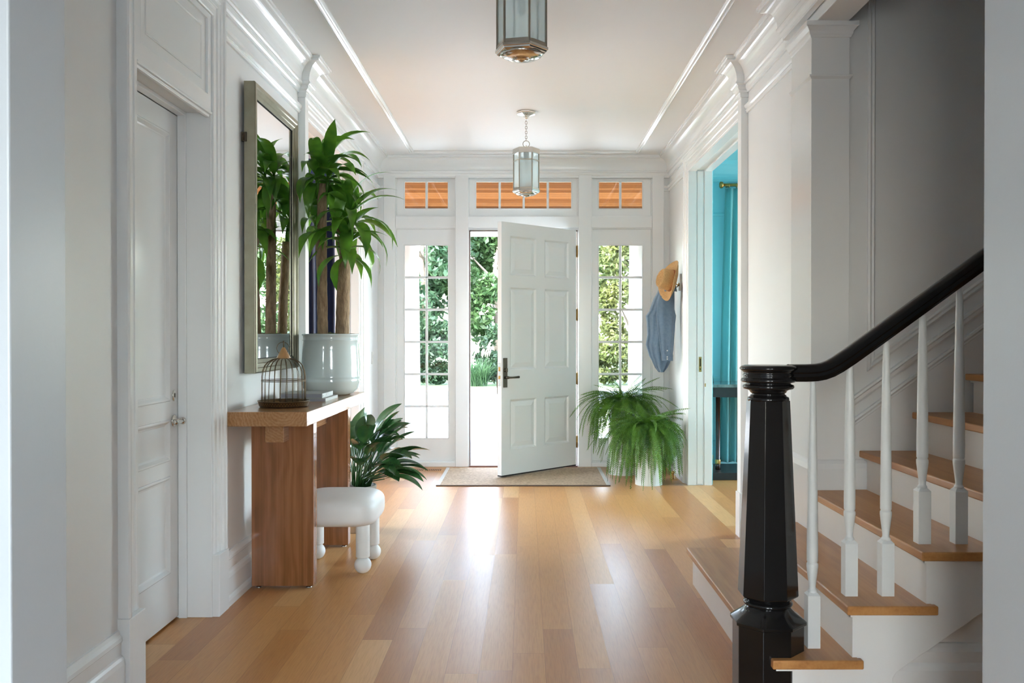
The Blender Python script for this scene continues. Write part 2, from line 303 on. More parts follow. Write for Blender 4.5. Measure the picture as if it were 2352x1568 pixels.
# ------------------------------------------------------------------ mesh helpers
class MB:
    def __init__(s): s.v = []; s.f = []; s.sm = []
    def add(s, vs, fs, smooth=False):
        k = len(s.v); s.v += [tuple(p) for p in vs]; s.f += [tuple(i + k for i in f) for f in fs]; s.sm += [smooth] * len(fs)
        return s
    def box(s, x0, x1, y0, y1, z0, z1):
        v = [(x, y, z) for z in (z0, z1) for y in (y0, y1) for x in (x0, x1)]
        return s.add(v, [(0, 2, 3, 1), (4, 5, 7, 6), (0, 1, 5, 4), (2, 6, 7, 3), (0, 4, 6, 2), (1, 3, 7, 5)])
    def prism(s, poly, fn, d0, d1):
        n = len(poly)
        v = [fn(a, b, d0) for a, b in poly] + [fn(a, b, d1) for a, b in poly]
        return s.add(v, [tuple(range(n)), tuple(range(2 * n - 1, n - 1, -1))] + [(i, (i + 1) % n, n + (i + 1) % n, n + i) for i in range(n)])
    def lathe(s, prof, c=(0, 0, 0), segs=32, fn=None, smooth=True, rot=0.0, caps=True):
        vs = []
        for r, z in prof:
            for i in range(segs):
                a = 2 * math.pi * i / segs + rot
                p = (r * math.cos(a), r * math.sin(a), z)
                p = fn(*p) if fn else p
                vs.append((c[0] + p[0], c[1] + p[1], c[2] + p[2]))
        fs = []
        for j in range(len(prof) - 1):
            for i in range(segs):
                k = (i + 1) % segs
                fs.append((j * segs + i, j * segs + k, (j + 1) * segs + k, (j + 1) * segs + i))
        s.add(vs, fs, smooth)
        if caps:
            o = len(s.v) - len(vs)
            for j in (0, len(prof) - 1):
                if prof[j][0] > 1e-4:
                    s.f.append(tuple(o + j * segs + i for i in (range(segs) if j else reversed(range(segs))))); s.sm.append(False)
        return s
    def tube(s, path, r, segs=8, closed=False, smooth=True, caps=True):
        P = [Vector(p) for p in path]; n = len(P); rr = r if isinstance(r, (list, tuple)) else [r] * n
        vs = []; up = None
        for i in range(n):
            t = (P[(i + 1) % n] - P[i - 1]) if closed else (P[min(i + 1, n - 1)] - P[max(i - 1, 0)])
            t.normalize()
            if up is None:
                up = Vector((0, 0, 1)) if abs(t.z) < 0.9 else Vector((1, 0, 0))
            sx = t.cross(up)
            if sx.length < 1e-6: sx = t.orthogonal()
            sx.normalize(); up = sx.cross(t).normalized()
            for k in range(segs):
                a = 2 * math.pi * k / segs
                vs.append(P[i] + (sx * math.cos(a) + up * math.sin(a)) * rr[i])
        fs = []
        for i in range(n if closed else n - 1):
            j = (i + 1) % n
            for k in range(segs):
                q = (k + 1) % segs
                fs.append((i * segs + k, i * segs + q, j * segs + q, j * segs + k))
        if not closed and caps:
            fs.append(tuple(range(segs - 1, -1, -1))); fs.append(tuple((n - 1) * segs + k for k in range(segs)))
        return s.add(vs, fs, smooth)
    def sweep(s, path, prof, fn, closed=False, caps=True):
        """prof (p,h): p offset to the right of travel in the path plane, h along the plane's normal"""
        n = len(path); vs = []
        def nrm(a, b):
            dx, dy = b[0] - a[0], b[1] - a[1]; l = math.hypot(dx, dy); return (dy / l, -dx / l)
        for i in range(n):
            if closed or 0 < i < n - 1:
                n1 = nrm(path[i - 1], path[i]); n2 = nrm(path[i], path[(i + 1) % n])
                d = 1 + n1[0] * n2[0] + n1[1] * n2[1]
                mm = ((n1[0] + n2[0]) / d, (n1[1] + n2[1]) / d)
            elif i == 0: mm = nrm(path[0], path[1])
            else: mm = nrm(path[-2], path[-1])
            for p, h in prof:
                vs.append(fn(path[i][0] + mm[0] * p, path[i][1] + mm[1] * p, h))
        k = len(prof); fs = []
        for i in range(n if closed else n - 1):
            j = (i + 1) % n
            for a in range(k - 1):
                fs.append((i * k + a, i * k + a + 1, j * k + a + 1, j * k + a))
        if not closed and caps:
            fs.append(tuple(range(k))); fs.append(tuple((n - 1) * k + a for a in range(k - 1, -1, -1)))
        return s.add(vs, fs)
    def grid(s, rows, closed_u=False, smooth=True):
        m = len(rows[0]); vs = [p for r in rows for p in r]; fs = []
        for i in range(len(rows) - 1):
            for j in range(m if closed_u else m - 1):
                k = (j + 1) % m
                fs.append((i * m + j, i * m + k, (i + 1) * m + k, (i + 1) * m + j))
        return s.add(vs, fs, smooth)

XY = lambda a, b, h: (a, b, h)
ORG = {}
def build(name, mb, mat, parent=None, loc=None, bevel=0, segs=2, local=False, solid=0, subsurf=0, recalc=True):
    org = Vector((0, 0, 0)) if local else (ORG[parent.name] if parent is not None else Vector(loc or (0, 0, 0)))
    me = bpy.data.meshes.new(name)
    me.from_pydata([tuple(Vector(p) - org) for p in mb.v], [], mb.f)
    me.polygons.foreach_set('use_smooth', mb.sm)
    if recalc:
        bm = bmesh.new(); bm.from_mesh(me); bmesh.ops.recalc_face_normals(bm, faces=bm.faces); bm.to_mesh(me); bm.free()
    me.materials.append(mat); me.update()
    o = bpy.data.objects.new(name, me); C.objects.link(o)
    if parent is not None: o.parent = parent
    else: o.location = org
    ORG[o.name] = org
    if solid:
        md = o.modifiers.new('thickness', 'SOLIDIFY'); md.thickness = solid; md.offset = 0
    if bevel:
        md = o.modifiers.new('bevel', 'BEVEL'); md.width = bevel; md.segments = segs; md.limit_method = 'ANGLE'; md.angle_limit = R(35)
        md.harden_normals = False
    if subsurf:
        md = o.modifiers.new('subdivision', 'SUBSURF'); md.levels = subsurf; md.render_levels = subsurf
    return o
def tag(o, label, cat, group=None, kind=None):
    o['label'] = label; o['category'] = cat
    if group: o['group'] = group
    if kind: o['kind'] = kind
    return o
def thing(name, label, cat, loc=(0, 0, 0), group=None, kind=None, rotz=0, local=False):
    o = bpy.data.objects.new(name, None); C.objects.link(o); o.location = loc; o.rotation_euler = (0, 0, rotz); o.empty_display_size = 0.1
    ORG[o.name] = Vector((0, 0, 0)) if local else Vector(loc)
    return tag(o, label, cat, group, kind)
def struct(name, mb, mat, label, cat, bevel=0, segs=2):
    return tag(build(name, mb, mat, bevel=bevel, segs=segs), label, cat, kind='structure')

def wall_grid(mb, us, zs, holes, fn, d0, d1):
    """a wall slab cut by rectangular holes; us/zs outer limits, holes (u0,u1,z0,z1)"""
    U = sorted(set([us[0], us[1]] + [h[i] for h in holes for i in (0, 1) if us[0] < h[i] < us[1]]))
    Z = sorted(set([zs[0], zs[1]] + [h[i] for h in holes for i in (2, 3) if zs[0] < h[i] < zs[1]]))
    nu, nz = len(U) - 1, len(Z) - 1
    def solid(i, j):
        if not (0 <= i < nu and 0 <= j < nz): return False
        uc, zc = (U[i] + U[i + 1]) / 2, (Z[j] + Z[j + 1]) / 2
        return not any(h[0] < uc < h[1] and h[2] < zc < h[3] for h in holes)
    for i in range(nu):
        for j in range(nz):
            if not solid(i, j): continue
            a, b, c, d = U[i], U[i + 1], Z[j], Z[j + 1]
            q = [fn(a, c, d0), fn(b, c, d0), fn(b, d, d0), fn(a, d, d0), fn(a, c, d1), fn(b, c, d1), fn(b, d, d1), fn(a, d, d1)]
            fs = [(0, 1, 2, 3), (7, 6, 5, 4)]
            if not solid(i, j - 1): fs.append((0, 4, 5, 1))
            if not solid(i, j + 1): fs.append((3, 2, 6, 7))
            if not solid(i - 1, j): fs.append((0, 3, 7, 4))
            if not solid(i + 1, j): fs.append((1, 5, 6, 2))
            mb.add(q, fs)
    return mb
FX = lambda u, z, d: (d, u, z)      # a wall along Y: u = y, d = x
FY = lambda u, z, d: (u, d, z)      # a wall along X: u = x, d = y

# ================================================================== SETTING
H = 3.20
XL, XR, YB = -1.52, 1.50, 9.12
struct('added_floor_family_room', MB().box(-6, 6, -4.1, 1.62, -0.12, 0), STONE, 'unseen pale grey floor added behind the viewer to cut warm bounce light', 'floor')  # unseen grey floor put in to keep warm bounce off the near walls
struct('floor', MB().box(-6, 6, 1.62, 9.30, -0.12, 0), FLOOR, 'honey oak plank floor running through the hall', 'floor')
mb = MB(); mb.box(-6, 1.66, -4.1, 9.30, H, H + 0.15); mb.box(1.66, 6, 4.62, 9.30, H, H + 0.15); mb.box(1.66, 6, -4.1, 1.62, H, H + 0.15)
struct('ceiling', mb, CEIL, 'flat white ceiling over the hall', 'ceiling')
struct('ceiling_stairwell', MB().box(1.66, 6, 1.62, 4.62, 5.4, 5.5), CEIL, 'high ceiling above the stairwell', 'ceiling')

# left wall: closet door, cased opening to the navy room
mb = MB(); wall_grid(mb, (1.82, YB), (0, H), [(3.41, 4.23, -1, 2.43), (5.99, 7.97, -1, 2.86)], FX, XL - 0.20, XL)
struct('wall_left', mb, WALL, 'long off-white hall wall with the mirror and console table', 'wall')
mb = MB(); wall_grid(mb, (4.75, YB), (0, H), [(5.99, 7.97, -1, 2.86)], FX, XR, XR + 0.20)
struct('wall_right', mb, WALL, 'off-white hall wall with the wide opening to the cyan room', 'wall')
# header beam over the open stair side
struct('trim_1', MB().box(1.46, 1.62, 1.82, 4.75, 2.93, H), TRIM, 'white header beam over the open side of the stairs', 'beam', bevel=0.004)
# front wall: door, two sidelites, three transoms
SL = (-1.325, -0.72, 0.06, 2.46); SR = (0.70, 1.31, 0.06, 2.46)
TLs = [(-1.325, -0.72, 2.60, 3.03), (-0.575, 0.545, 2.60, 3.03), (0.70, 1.31, 2.60, 3.03)]
DO = (-0.572, 0.548, -1, 2.445)
mb = MB(); wall_grid(mb, (-1.75, 1.75), (0, H), [SL, SR, DO] + TLs, FY, 9.09, 9.30)
struct('wall_front', mb, TRIM, 'white panelled front wall framing the entry door and its windows', 'wall', bevel=0.003)
mb = MB()
for a, b in ((-1.455, -1.335), (-0.715, -0.58), (0.556, 0.692), (1.318, 1.438)):
    mb.box(a, b, 9.055, 9.09, 0.0, 3.03)
mb.box(-1.335, 1.318, 9.07, 9.09, 2.47, 2.59)
mb.box(-1.335, -0.715, 9.062, 9.09, 0.0, 0.05); mb.box(0.692, 1.318, 9.062, 9.09, 0.0, 0.05)
struct('trim_2', mb, TRIM, 'white casing posts and header around the front door and sidelites', 'casing', bevel=0.006)
# near cased opening we look through
mb = MB()
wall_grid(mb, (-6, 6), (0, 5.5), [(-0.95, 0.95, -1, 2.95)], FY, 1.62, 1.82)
struct('wall_near', mb, WALLN, 'white cased opening, greyed in its paint for shade, in the foreground at both picture edges', 'wall', bevel=0.004)
# family room behind the viewer
mb = MB(); wall_grid(mb, (-6, 6), (0, H), [(-1.75, -0.55, 0.6, 2.6), (0.55, 1.75, 0.6, 2.6)], FY, -4.1, -3.95)  # both openings added for the family room fill lamps
struct('wall_back', mb, WALL, 'far wall of the room behind the viewer', 'wall')
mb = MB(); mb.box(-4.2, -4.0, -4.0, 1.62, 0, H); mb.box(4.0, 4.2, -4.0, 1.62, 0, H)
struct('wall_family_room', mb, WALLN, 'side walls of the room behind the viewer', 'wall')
# stair wall facing the viewer, and the stairwell's end wall
mb = MB(); mb.box(1.62, 6, 4.45, 4.62, 0, 5.4); mb.box(5.0, 5.2, 1.82, 4.45, 0, 5.4); mb.box(1.62, 1.66, 1.82, 4.62, H, 5.4)
struct('wall_stairwell', mb, WALL, 'shadowed grey wall rising behind the stairs', 'wall')

# crown moulding
cove = [(0.035 + 0.075 * (1 - math.cos(t)), 3.06 + 0.11 * math.sin(t)) for t in [R(90) * i / 12 for i in range(13)]]
crown = [(-0.02, 2.985), (0.012, 2.985), (0.012, 3.0), (0.02, 3.008), (0.026, 3.02), (0.026, 3.032), (0.032, 3.034), (0.040, 3.040), (0.042, 3.047), (0.040, 3.054), (0.035, 3.058)] + cove[1:] + [(0.118, 3.172), (0.118, 3.184), (0.128, 3.186), (0.130, 3.199), (-0.02, 3.199)]
path = [(XL, 1.83), (XL, 5.90), (XL + 0.048, 5.90), (XL + 0.048, 5.99), (XL, 5.99), (XL, 9.075), (XR, 9.075), (XR, 5.99), (XR - 0.05, 5.99), (XR - 0.05, 5.90), (XR, 5.90), (XR, 4.84), (1.435, 4.84), (1.435, 1.83)]
mb = MB().sweep(path, crown, XY)
struct('trim_3', mb, TRIM, 'deep white coved crown moulding around the hall ceiling', 'moulding')
rect = [(-1.155, 1.95), (-1.155, 8.80), (1.155, 8.80), (1.155, 1.95)]
pr = [(0.0, 3.201), (0.0, 3.192), (0.010, 3.182), (0.018, 3.184), (0.026, 3.189), (0.034, 3.183), (0.042, 3.186), (0.05, 3.194), (0.05, 3.201)]
struct('trim_4', MB().sweep(rect, pr, XY, closed=True), TRIM, 'thin rectangular ceiling moulding framing the lantern row', 'moulding')
# picture rail
rail = [(-0.01, 2.85), (0.012, 2.85), (0.014, 2.86), (0.020, 2.868), (0.014, 2.878), (0.024, 2.886), (0.028, 2.90), (-0.01, 2.90)]
mb = MB()
for p in ([(XL, 4.37), (XL, 5.90)], [(XL, 8.12), (XL, 9.085), (-1.455, 9.085)], [(1.438, 9.085), (XR, 9.085), (XR, 8.12)], [(XR, 5.90), (XR, 4.75)], [(XL, 1.83), (XL, 3.27)]):
    mb.sweep(p, rail, XY)
struct('trim_5', mb, TRIM, 'slim white picture rail below the crown moulding', 'moulding')
# pilasters with their bases
mb = MB()
for s, X in ((1, XL), (-1, XR)):
    a, b = sorted((X - s * 0.005, X + s * 0.048)); mb.box(a, b, 5.90, 5.99, 0, 2.99)
    a, b = sorted((X - s * 0.005, X + s * 0.058)); mb.box(a, b, 5.885, 5.995, 0, 0.30)
    a, b = sorted((X - s * 0.005, X + s * 0.056)); mb.box(a, b, 5.89, 5.995, 2.955, 2.99)
struct('trim_6', mb, TRIM, 'slim white pilasters at the near edges of the two wide openings', 'pilaster', bevel=0.003)
# baseboards
base = [(-0.01, 0.26), (0.008, 0.26), (0.012, 0.247), (0.020, 0.236), (0.022, 0.222), (0.016, 0.216), (0.016, 0.170), (0.022, 0.165), (0.027, 0.155), (0.031, 0.138), (0.031, 0.050), (0.038, 0.044), (0.042, 0.03), (0.042, 0.0), (-0.01, 0)]
mb = MB()
for p in ([(XL, 1.83), (XL, 3.265)], [(XL, 4.375), (XL, 5.885)], [(XL, 8.12), (XL, 9.09), (-1.455, 9.09)]): mb.sweep(p, base, XY)
struct('baseboard_left', mb, TRIM, 'tall stepped white baseboard along the left wall', 'baseboard')
mb = MB()
for p in ([(1.438, 9.09), (XR, 9.09), (XR, 8.12)], [(XR, 5.885), (XR, 4.77)]): mb.sweep(p, base, XY)
struct('baseboard_right', mb, TRIM, 'tall stepped white baseboard along the right wall', 'baseboard')

# door and opening casings
cas = [(0, 0), (0, 0.018), (0.006, 0.022), (0.028, 0.022), (0.032, 0.017), (0.048, 0.017), (0.054, 0.025), (0.078, 0.025), (0.084, 0.031), (0.100, 0.033), (0.106, 0.042), (0.120, 0.044), (0.13, 0.040), (0.13, 0)]
mb = MB()
mb.sweep([(4.235, 0.30), (4.235, 2.90), (3.405, 2.90), (3.405, 0.30)], [(p, XL + h) for p, h in cas], lambda u, z, d: (d, u, z))
for y0, y1 in ((4.232, 4.37), (3.27, 3.408)): mb.box(XL - 0.01, XL + 0.046, y0, y1, 0, 0.30)
struct('trim_7', mb, TRIM, 'stepped white casing with plinth blocks around the closet door', 'casing', bevel=0.002)
# panel over the closet door (stepped recess)
mb = MB(); wall_grid(mb, (3.41, 4.23), (2.43, 2.90), [(3.46, 4.19, 2.51, 2.87)], FX, XL - 0.02, XL + 0.012)
wall_grid(mb, (3.46, 4.19), (2.51, 2.87), [(3.53, 4.125, 2.575, 2.815)], FX, XL - 0.02, XL - 0.004)
mb.box(XL - 0.025, XL - 0.015, 3.5, 4.15, 2.55, 2.84)
mb.sweep([(4.125, 2.575), (4.125, 2.815), (3.53, 2.815), (3.53, 2.575)], [(0.012, XL - 0.004), (0.008, XL + 0.004), (0, XL + 0.002), (-0.008, XL - 0.010), (-0.014, XL - 0.014)], lambda u, z, d: (d, u, z), closed=True)
# jamb lining and stops of the closet door
mb.box(XL - 0.155, XL + 0.012, 3.395, 3.41, 0, 2.43); mb.box(XL - 0.155, XL + 0.012, 4.225, 4.235, 0, 2.43)
mb.box(XL - 0.145, XL - 0.105, 4.212, 4.228, 0, 2.415); mb.box(XL - 0.145, XL - 0.105, 3.408, 3.425, 0, 2.415); mb.box(XL - 0.145, XL - 0.105, 3.41, 4.228, 2.412, 2.43)
mb.sweep([(3.41, 2.43), (4.225, 2.43)], [(0, XL + 0.02), (0.010, XL + 0.018), (0.012, XL + 0.006), (0.022, XL + 0.004), (0.024, XL - 0.01), (0, XL - 0.01)], lambda u, z, d: (d, u, z))
struct('trim_8', mb, TRIM, 'white recessed panel and jamb lining above the closet door', 'panelling', bevel=0.002)
def opening_trim(s, X, name, label):
    """casing and pocket-door jambs of a wide opening; s=+1 right wall, -1 left wall"""
    mb = MB()
    prof = [(p, X - s * h) for p, h in cas]
    pth = [(5.995, 2.86), (7.97, 2.86), (7.97, 0.0)]
    mb.sweep([(v, z) for v, z in pth] if False else [(7.97, 0.0), (7.97, 2.86), (5.995, 2.86)], [(p, d) for p, d in prof], lambda u, z, d: (d, u, z))
    for y0, y1 in ((7.955, 7.975), (5.985, 6.0)):
        for a, b in ((0.0, 0.055), (0.130, 0.20)):
            x0, x1 = sorted((X + s * (a - 0.018 if a == 0 else a), X + s * b)); mb.box(x0, x1, y0, y1, 0, 2.86)
    for a, b in ((-0.018, 0.055), (0.130, 0.20)):
        x0, x1 = sorted((X + s * a, X + s * b)); mb.box(x0, x1, 6.0, 7.955, 2.845, 2.865)
    return struct(name, mb, TRIM, label, 'casing', bevel=0.002)
opening_trim(1, XR, 'trim_9', 'stepped white casing of the opening into the cyan room')
opening_trim(-1, XL, 'trim_10', 'stepped white casing of the opening into the navy room')

# hall column beside the stairs
cx0, cx1, cy0, cy1 = 1.441, 1.634, 4.42, 4.75
loop = [(cx0, cy0), (cx0, cy1), (cx1, cy1), (cx1, cy0)]
loop = [(cx0, cy1), (cx0, cy0), (cx1, cy0), (cx1, cy1)]
mb = MB(); mb.box(cx0, cx1, cy0, cy1, 0, 2.935)
mb.sweep(loop, [(0, 2.855), (0.006, 2.857), (0.010, 2.868), (0.014, 2.870), (0.016, 2.885), (0.030, 2.905), (0.036, 2.907), (0.036, 2.93), (-0.02, 2.932)], lambda a, b, h: (a, b, h))
mb.sweep(loop, [(0, 2.648), (0.004, 2.652), (0.012, 2.660), (0.014, 2.668), (0, 2.672)], XY)
mb.sweep(loop, [(0, 0.735), (0.006, 0.73), (0.016, 0.715), (0.022, 0.69), (0.022, 0.0)], XY)
struct('trim_11', mb, TRIM, 'square white hall column with capital beside the stairs', 'column', bevel=0.003)
# stair wall mouldings
mb = MB()
def diag(mb, x0, z0, x1, prof, k=0.728, y=4.45):
    mb.sweep([(x0, z0), (x1, z0 + k * (x1 - x0))], [(p, y - h) for p, h in prof], lambda u, z, d: (u, d, z))
pan = [(-0.02, 0), (-0.02, 0.012), (-0.01, 0.018), (0.0, 0.010), (0.010, 0.016), (0.018, 0.006), (0.018, 0)]
mb.sweep([(2.9, 1.217 + 0.728 * 1.15), (1.755, 1.217), (1.755, 5.2)], [(p, 4.45 - h) for p, h in pan], lambda u, z, d: (u, d, z))
diag(mb, 1.634, 1.005, 3.2, [(-0.022, 0), (-0.022, 0.026), (-0.012, 0.03), (-0.004, 0.02), (0.012, 0.018), (0.022, 0.012), (0.022, 0)])
diag(mb, 1.634, 0.90, 3.2, [(-0.014, 0), (-0.014, 0.018), (-0.004, 0.022), (0.006, 0.014), (0.014, 0.016), (0.02, 0.006), (0.02, 0)])
mb.prism([(1.634, 0.0), (1.634, 0.89), (3.2, 0.89 + 0.728 * 1.566), (3.2, 0)], FY, 4.44, 4.451)
struct('trim_12', mb, WALL, 'sloping panel mouldings on the shadowed stair wall', 'moulding')
mb = MB().sweep([(1.634, 4.44), (1.73, 4.44)], [(0, 0.735), (0.006, 0.73), (0.016, 0.715), (0.022, 0.69), (0.022, 0.58), (0, 0.58)], XY)
struct('baseboard_stairwell', mb, TRIM, 'short white baseboard behind the third stair tread', 'baseboard')

# ------------------------------------------------------------------ windows
def window(name, rect, cols, rows, label, margins):
    x0, x1, z0, z1 = rect; l, r, b, t = margins
    g = (x0 + l, x1 - r, z0 + b, z1 - t)
    W = thing(name, label, 'window', ((x0 + x1) / 2, 9.15, z0), kind='structure')
    mb = MB(); wall_grid(mb, (x0, x1), (z0, z1), [g], FY, 9.105, 9.16)
    mb.sweep([(g[0], g[2]), (g[1], g[2]), (g[1], g[3]), (g[0], g[3])], [(-0.008, 9.104), (-0.004, 9.100), (0.004, 9.104), (0.010, 9.118), (0.010, 9.13)], lambda u, z, d: (u, d, z), closed=True)
    build('frame', mb, TRIM, W, bevel=0.003)
    mb = MB()
    for i in range(1, cols):
        x = g[0] + (g[1] - g[0]) * i / cols; mb.box(x - 0.012, x + 0.012, 9.112, 9.15, g[2], g[3])
    for i in range(1, rows):
        z = g[2] + (g[3] - g[2]) * i / rows; mb.box(g[0], g[1], 9.112, 9.15, z - 0.012, z + 0.012)
    build('muntins', mb, TRIM, W, bevel=0.006)
    build('pane', MB().box(g[0] - 0.006, g[1] + 0.006, 9.128, 9.134, g[2] - 0.006, g[3] + 0.006), GLASS, W)
    return W
window('window_1', SL, 2, 6, 'left sidelite with twelve small panes beside the front door', (0.077, 0.068, 0.228, 0.163))
window('window_2', SR, 2, 6, 'right sidelite with twelve small panes behind the ferns', (0.062, 0.085, 0.228, 0.163))
window('window_3', TLs[0], 2, 1, 'left transom with two panes showing cedar boards', (0.077, 0.068, 0.067, 0.075))
window('window_4', TLs[1], 4, 1, 'wide middle transom with four panes above the front door', (0.066, 0.055, 0.067, 0.075))
window('window_5', TLs[2], 2, 1, 'right transom with two panes showing cedar boards', (0.062, 0.085, 0.067, 0.075))

# ------------------------------------------------------------------ front door, open
DW, DT = 1.056, 0.055
door = thing('door_1', 'open white six-panel front door swung into the hall', 'door', (0.534, 9.05, 0.0), kind='structure', rotz=math.atan2(-0.74, -0.753), local=True)
cols_ = [(0.115, 0.467), (0.589, 0.941)]; rows_ = [(0.268, 0.744), (1.031, 1.818), (1.936, 2.309)]
holes = [(a, b, c, d) for a, b in cols_ for c, d in rows_]
mb = MB(); wall_grid(mb, (0.004, DW), (0.028, 2.44), holes, lambda u, z, d: (u, d, z), 0.0, -DT)
for a, b, c, d in holes:
    for y0, sg in ((0.0, -1), (-DT, 1)):
        def ring(i, dep): return [(a + i, y0 + sg * dep, c + i), (b - i, y0 + sg * dep, c + i), (b - i, y0 + sg * dep, d - i), (a + i, y0 + sg * dep, d - i)]
        R_ = [ring(0, 0.0), ring(0.006, 0.004), ring(0.014, 0.014), ring(0.02, 0.016), ring(0.062, 0.005), ring(0.066, 0.004)]
        vv = [p for r_ in R_ for p in r_]; ff = []
        for k in range(len(R_) - 1):
            for e in range(4): ff.append((k * 4 + e, k * 4 + (e + 1) % 4, k * 4 + 4 + (e + 1) % 4, k * 4 + 4 + e))
        ff.append(tuple((len(R_) - 1) * 4 + e for e in range(4)))
        mb.add(vv, ff)
build('leaf', mb, DOORP, door, local=True, bevel=0.002)
mb = MB().box(0.985, 1.035, 0.0, 0.008, 0.865, 1.145)
hp = build('handle_plate', mb, BRONZE, door, local=True, bevel=0.002)
mb = MB().tube([(1.01, 0.006, 0.96), (1.01, 0.05, 0.96)], 0.013, 12); mb.tube([(1.015, 0.05, 0.96), (0.96, 0.052, 0.96), (0.90, 0.052, 0.961), (0.875, 0.052, 0.962)], [0.009, 0.008, 0.010, 0.012], 12)
build('lever', mb, BRONZE, hp, local=True)
mb = MB().tube([(1.01, 0.006, 1.03), (1.01, 0.02, 1.03)], 0.018, 16); mb.box(1.005, 1.015, 0.018, 0.036, 1.012, 1.048)
build('thumb_turn', mb, BRONZE, hp, local=True, bevel=0.002)
lp = build('latch_plate', MB().box(DW, DW + 0.002, -0.042, -0.012, 0.88, 1.10), STEEL, door, local=True)
mb = MB(); mb.box(DW + 0.002, DW + 0.010, -0.034, -0.020, 0.945, 0.975); mb.box(DW + 0.002, DW + 0.006, -0.036, -0.018, 1.02, 1.06)
build('latch_bolt', mb, BRASS, lp, local=True, bevel=0.001)
mb = MB().tube([(1.0, -DT, 1.02), (1.0, -DT - 0.05, 1.0), (1.0, -DT - 0.055, 0.92), (1.0, -DT - 0.05, 0.80), (1.0, -DT, 0.78)], [0.012, 0.014, 0.016, 0.012, 0.012], 12)
build('pull_handle', mb, BRONZE, door, local=True)
build('sweep_seal', MB().box(0.006, DW, -DT, 0.0, 0.018, 0.030), DARK, door, local=True)
for z in (2.223, 1.571, 0.915, 0.263):
    mb = MB(); mb.tube([(-0.004, 0.006, z - 0.06), (-0.004, 0.006, z + 0.06)], 0.0085, 12); mb.box(-0.002, 0.003, -0.045, 0.004, z - 0.058, z + 0.058)
    mb.lathe([(0.0, 0), (0.006, 0.004), (0.004, 0.010), (0.0, 0.014)], (-0.004, 0.006, z + 0.06), 10)
    build('hinge', mb, BRASS, door, local=True)
# frame details of the entry
mb = MB()
mb.box(-0.572, -0.560, 9.072, 9.084, 0.0, 2.445); mb.box(-0.572, 0.548, 9.072, 9.084, 2.432, 2.445)
mb.box(0.540, 0.548, 9.10, 9.30, 0.0, 2.445)
struct('trim_13', mb, JAMBB, 'thin brown weatherstrip line inside the front door frame', 'weatherstrip')
struct('trim_14', MB().box(-0.572, 0.548, 9.05, 9.34, -0.02, 0.016), SILL, 'red-brown threshold under the front door', 'threshold', bevel=0.004)
tag(build('strike_plate', MB().box(-0.573, -0.571, 9.10, 9.13, 0.93, 1.09), STEEL), 'small steel strike plate on the left front door jamb', 'strike plate')

# ------------------------------------------------------------------ closet door (left)
cd = thing('door_2', 'closed white panelled closet door at far left', 'door', (XL - 0.17, 3.82, 0), kind='structure')
mb = MB(); y0, y1 = 3.415, 4.222; xf = XL - 0.147
hol = [(3.52, 4.125, 0.24, 0.70), (3.52, 4.125, 0.77, 0.965), (3.52, 4.125, 1.05, 2.31)]
wall_grid(mb, (y0, y1), (0.012, 2.41), hol, FX, xf - 0.045, xf)
for a, b, c, d in hol:
    def ring(i, dep): return [(xf - dep, a + i, c + i), (xf - dep, b - i, c + i), (xf - dep, b - i, d - i), (xf - dep, a + i, d - i)]
    R_ = [ring(0, 0), ring(0.004, -0.004), ring(0.010, -0.004), ring(0.022, 0.010), ring(0.028, 0.013), ring(0.03, 0.015)]
    vv = [p for r_ in R_ for p in r_]; ff = []
    for k in range(len(R_) - 1):
        for e in range(4): ff.append((k * 4 + e, k * 4 + (e + 1) % 4, k * 4 + 4 + (e + 1) % 4, k * 4 + 4 + e))
    ff.append(tuple((len(R_) - 1) * 4 + e for e in range(4))); mb.add(vv, ff)
build('leaf', mb, TRIM, cd, bevel=0.0015)
hy = 4.165
fnx = lambda x, y, z: (z, x, y)
mb = MB().lathe([(0.0, 0.0), (0.028, 0.0), (0.030, 0.004), (0.026, 0.008), (0.016, 0.010), (0.012, 0.014), (0.012, 0.035), (0.016, 0.038), (0.018, 0.046), (0.014, 0.054), (0.0, 0.056)], (xf, hy, 0.955), 24, fn=fnx)
mb.tube([(xf + 0.046, hy, 0.955), (xf + 0.05, hy - 0.04, 0.956), (xf + 0.052, hy - 0.10, 0.958), (xf + 0.052, hy - 0.112, 0.958)], [0.009, 0.008, 0.010, 0.012], 12)
build('lever_handle', mb, NICKEL, cd)
mb = MB().lathe([(0.0, 0.0), (0.016, 0.0), (0.017, 0.003), (0.013, 0.006), (0.0, 0.006)], (xf, hy + 0.0, 1.075), 20, fn=lambda x, y, z: (z, x, y * 1.6))
ks = build('keyhole_plate', mb, NICKEL, cd)
build('keyhole', MB().box(xf + 0.005, xf + 0.0072, hy - 0.003, hy + 0.003, 1.066, 1.086), DARK, ks)

# pocket door edges in the two wide openings
pk = thing('door_3', 'edge of a white pocket door parked in the right wall', 'door', (XR + 0.09, 8.0, 0), kind='structure')
build('leaf', MB().box(XR + 0.066, XR + 0.118, 7.957, 8.9, 0.012, 2.845), TRIM, pk, bevel=0.002)
pl = build('edge_pull', MB().box(XR + 0.080, XR + 0.104, 7.954, 7.958, 1.03, 1.165), BRASS, pk)
mb = MB(); mb.box(XR + 0.087, XR + 0.097, 7.952, 7.955, 1.08, 1.15); mb.lathe([(0, 0), (0.006, 0), (0.006, 0.003), (0, 0.003)], (XR + 0.092, 7.9535, 1.055), 12, fn=lambda x, y, z: (x, -z, y))
build('pull_recess', mb, DARK, pl)
build('strike', MB().box(XR + 0.132, XR + 0.142, 7.951, 7.956, 0.895, 0.925), BRASS, pk)
pk2 = thing('door_4', 'edge of a white pocket door parked in the left wall', 'door', (XL - 0.09, 8.0, 0), kind='structure')
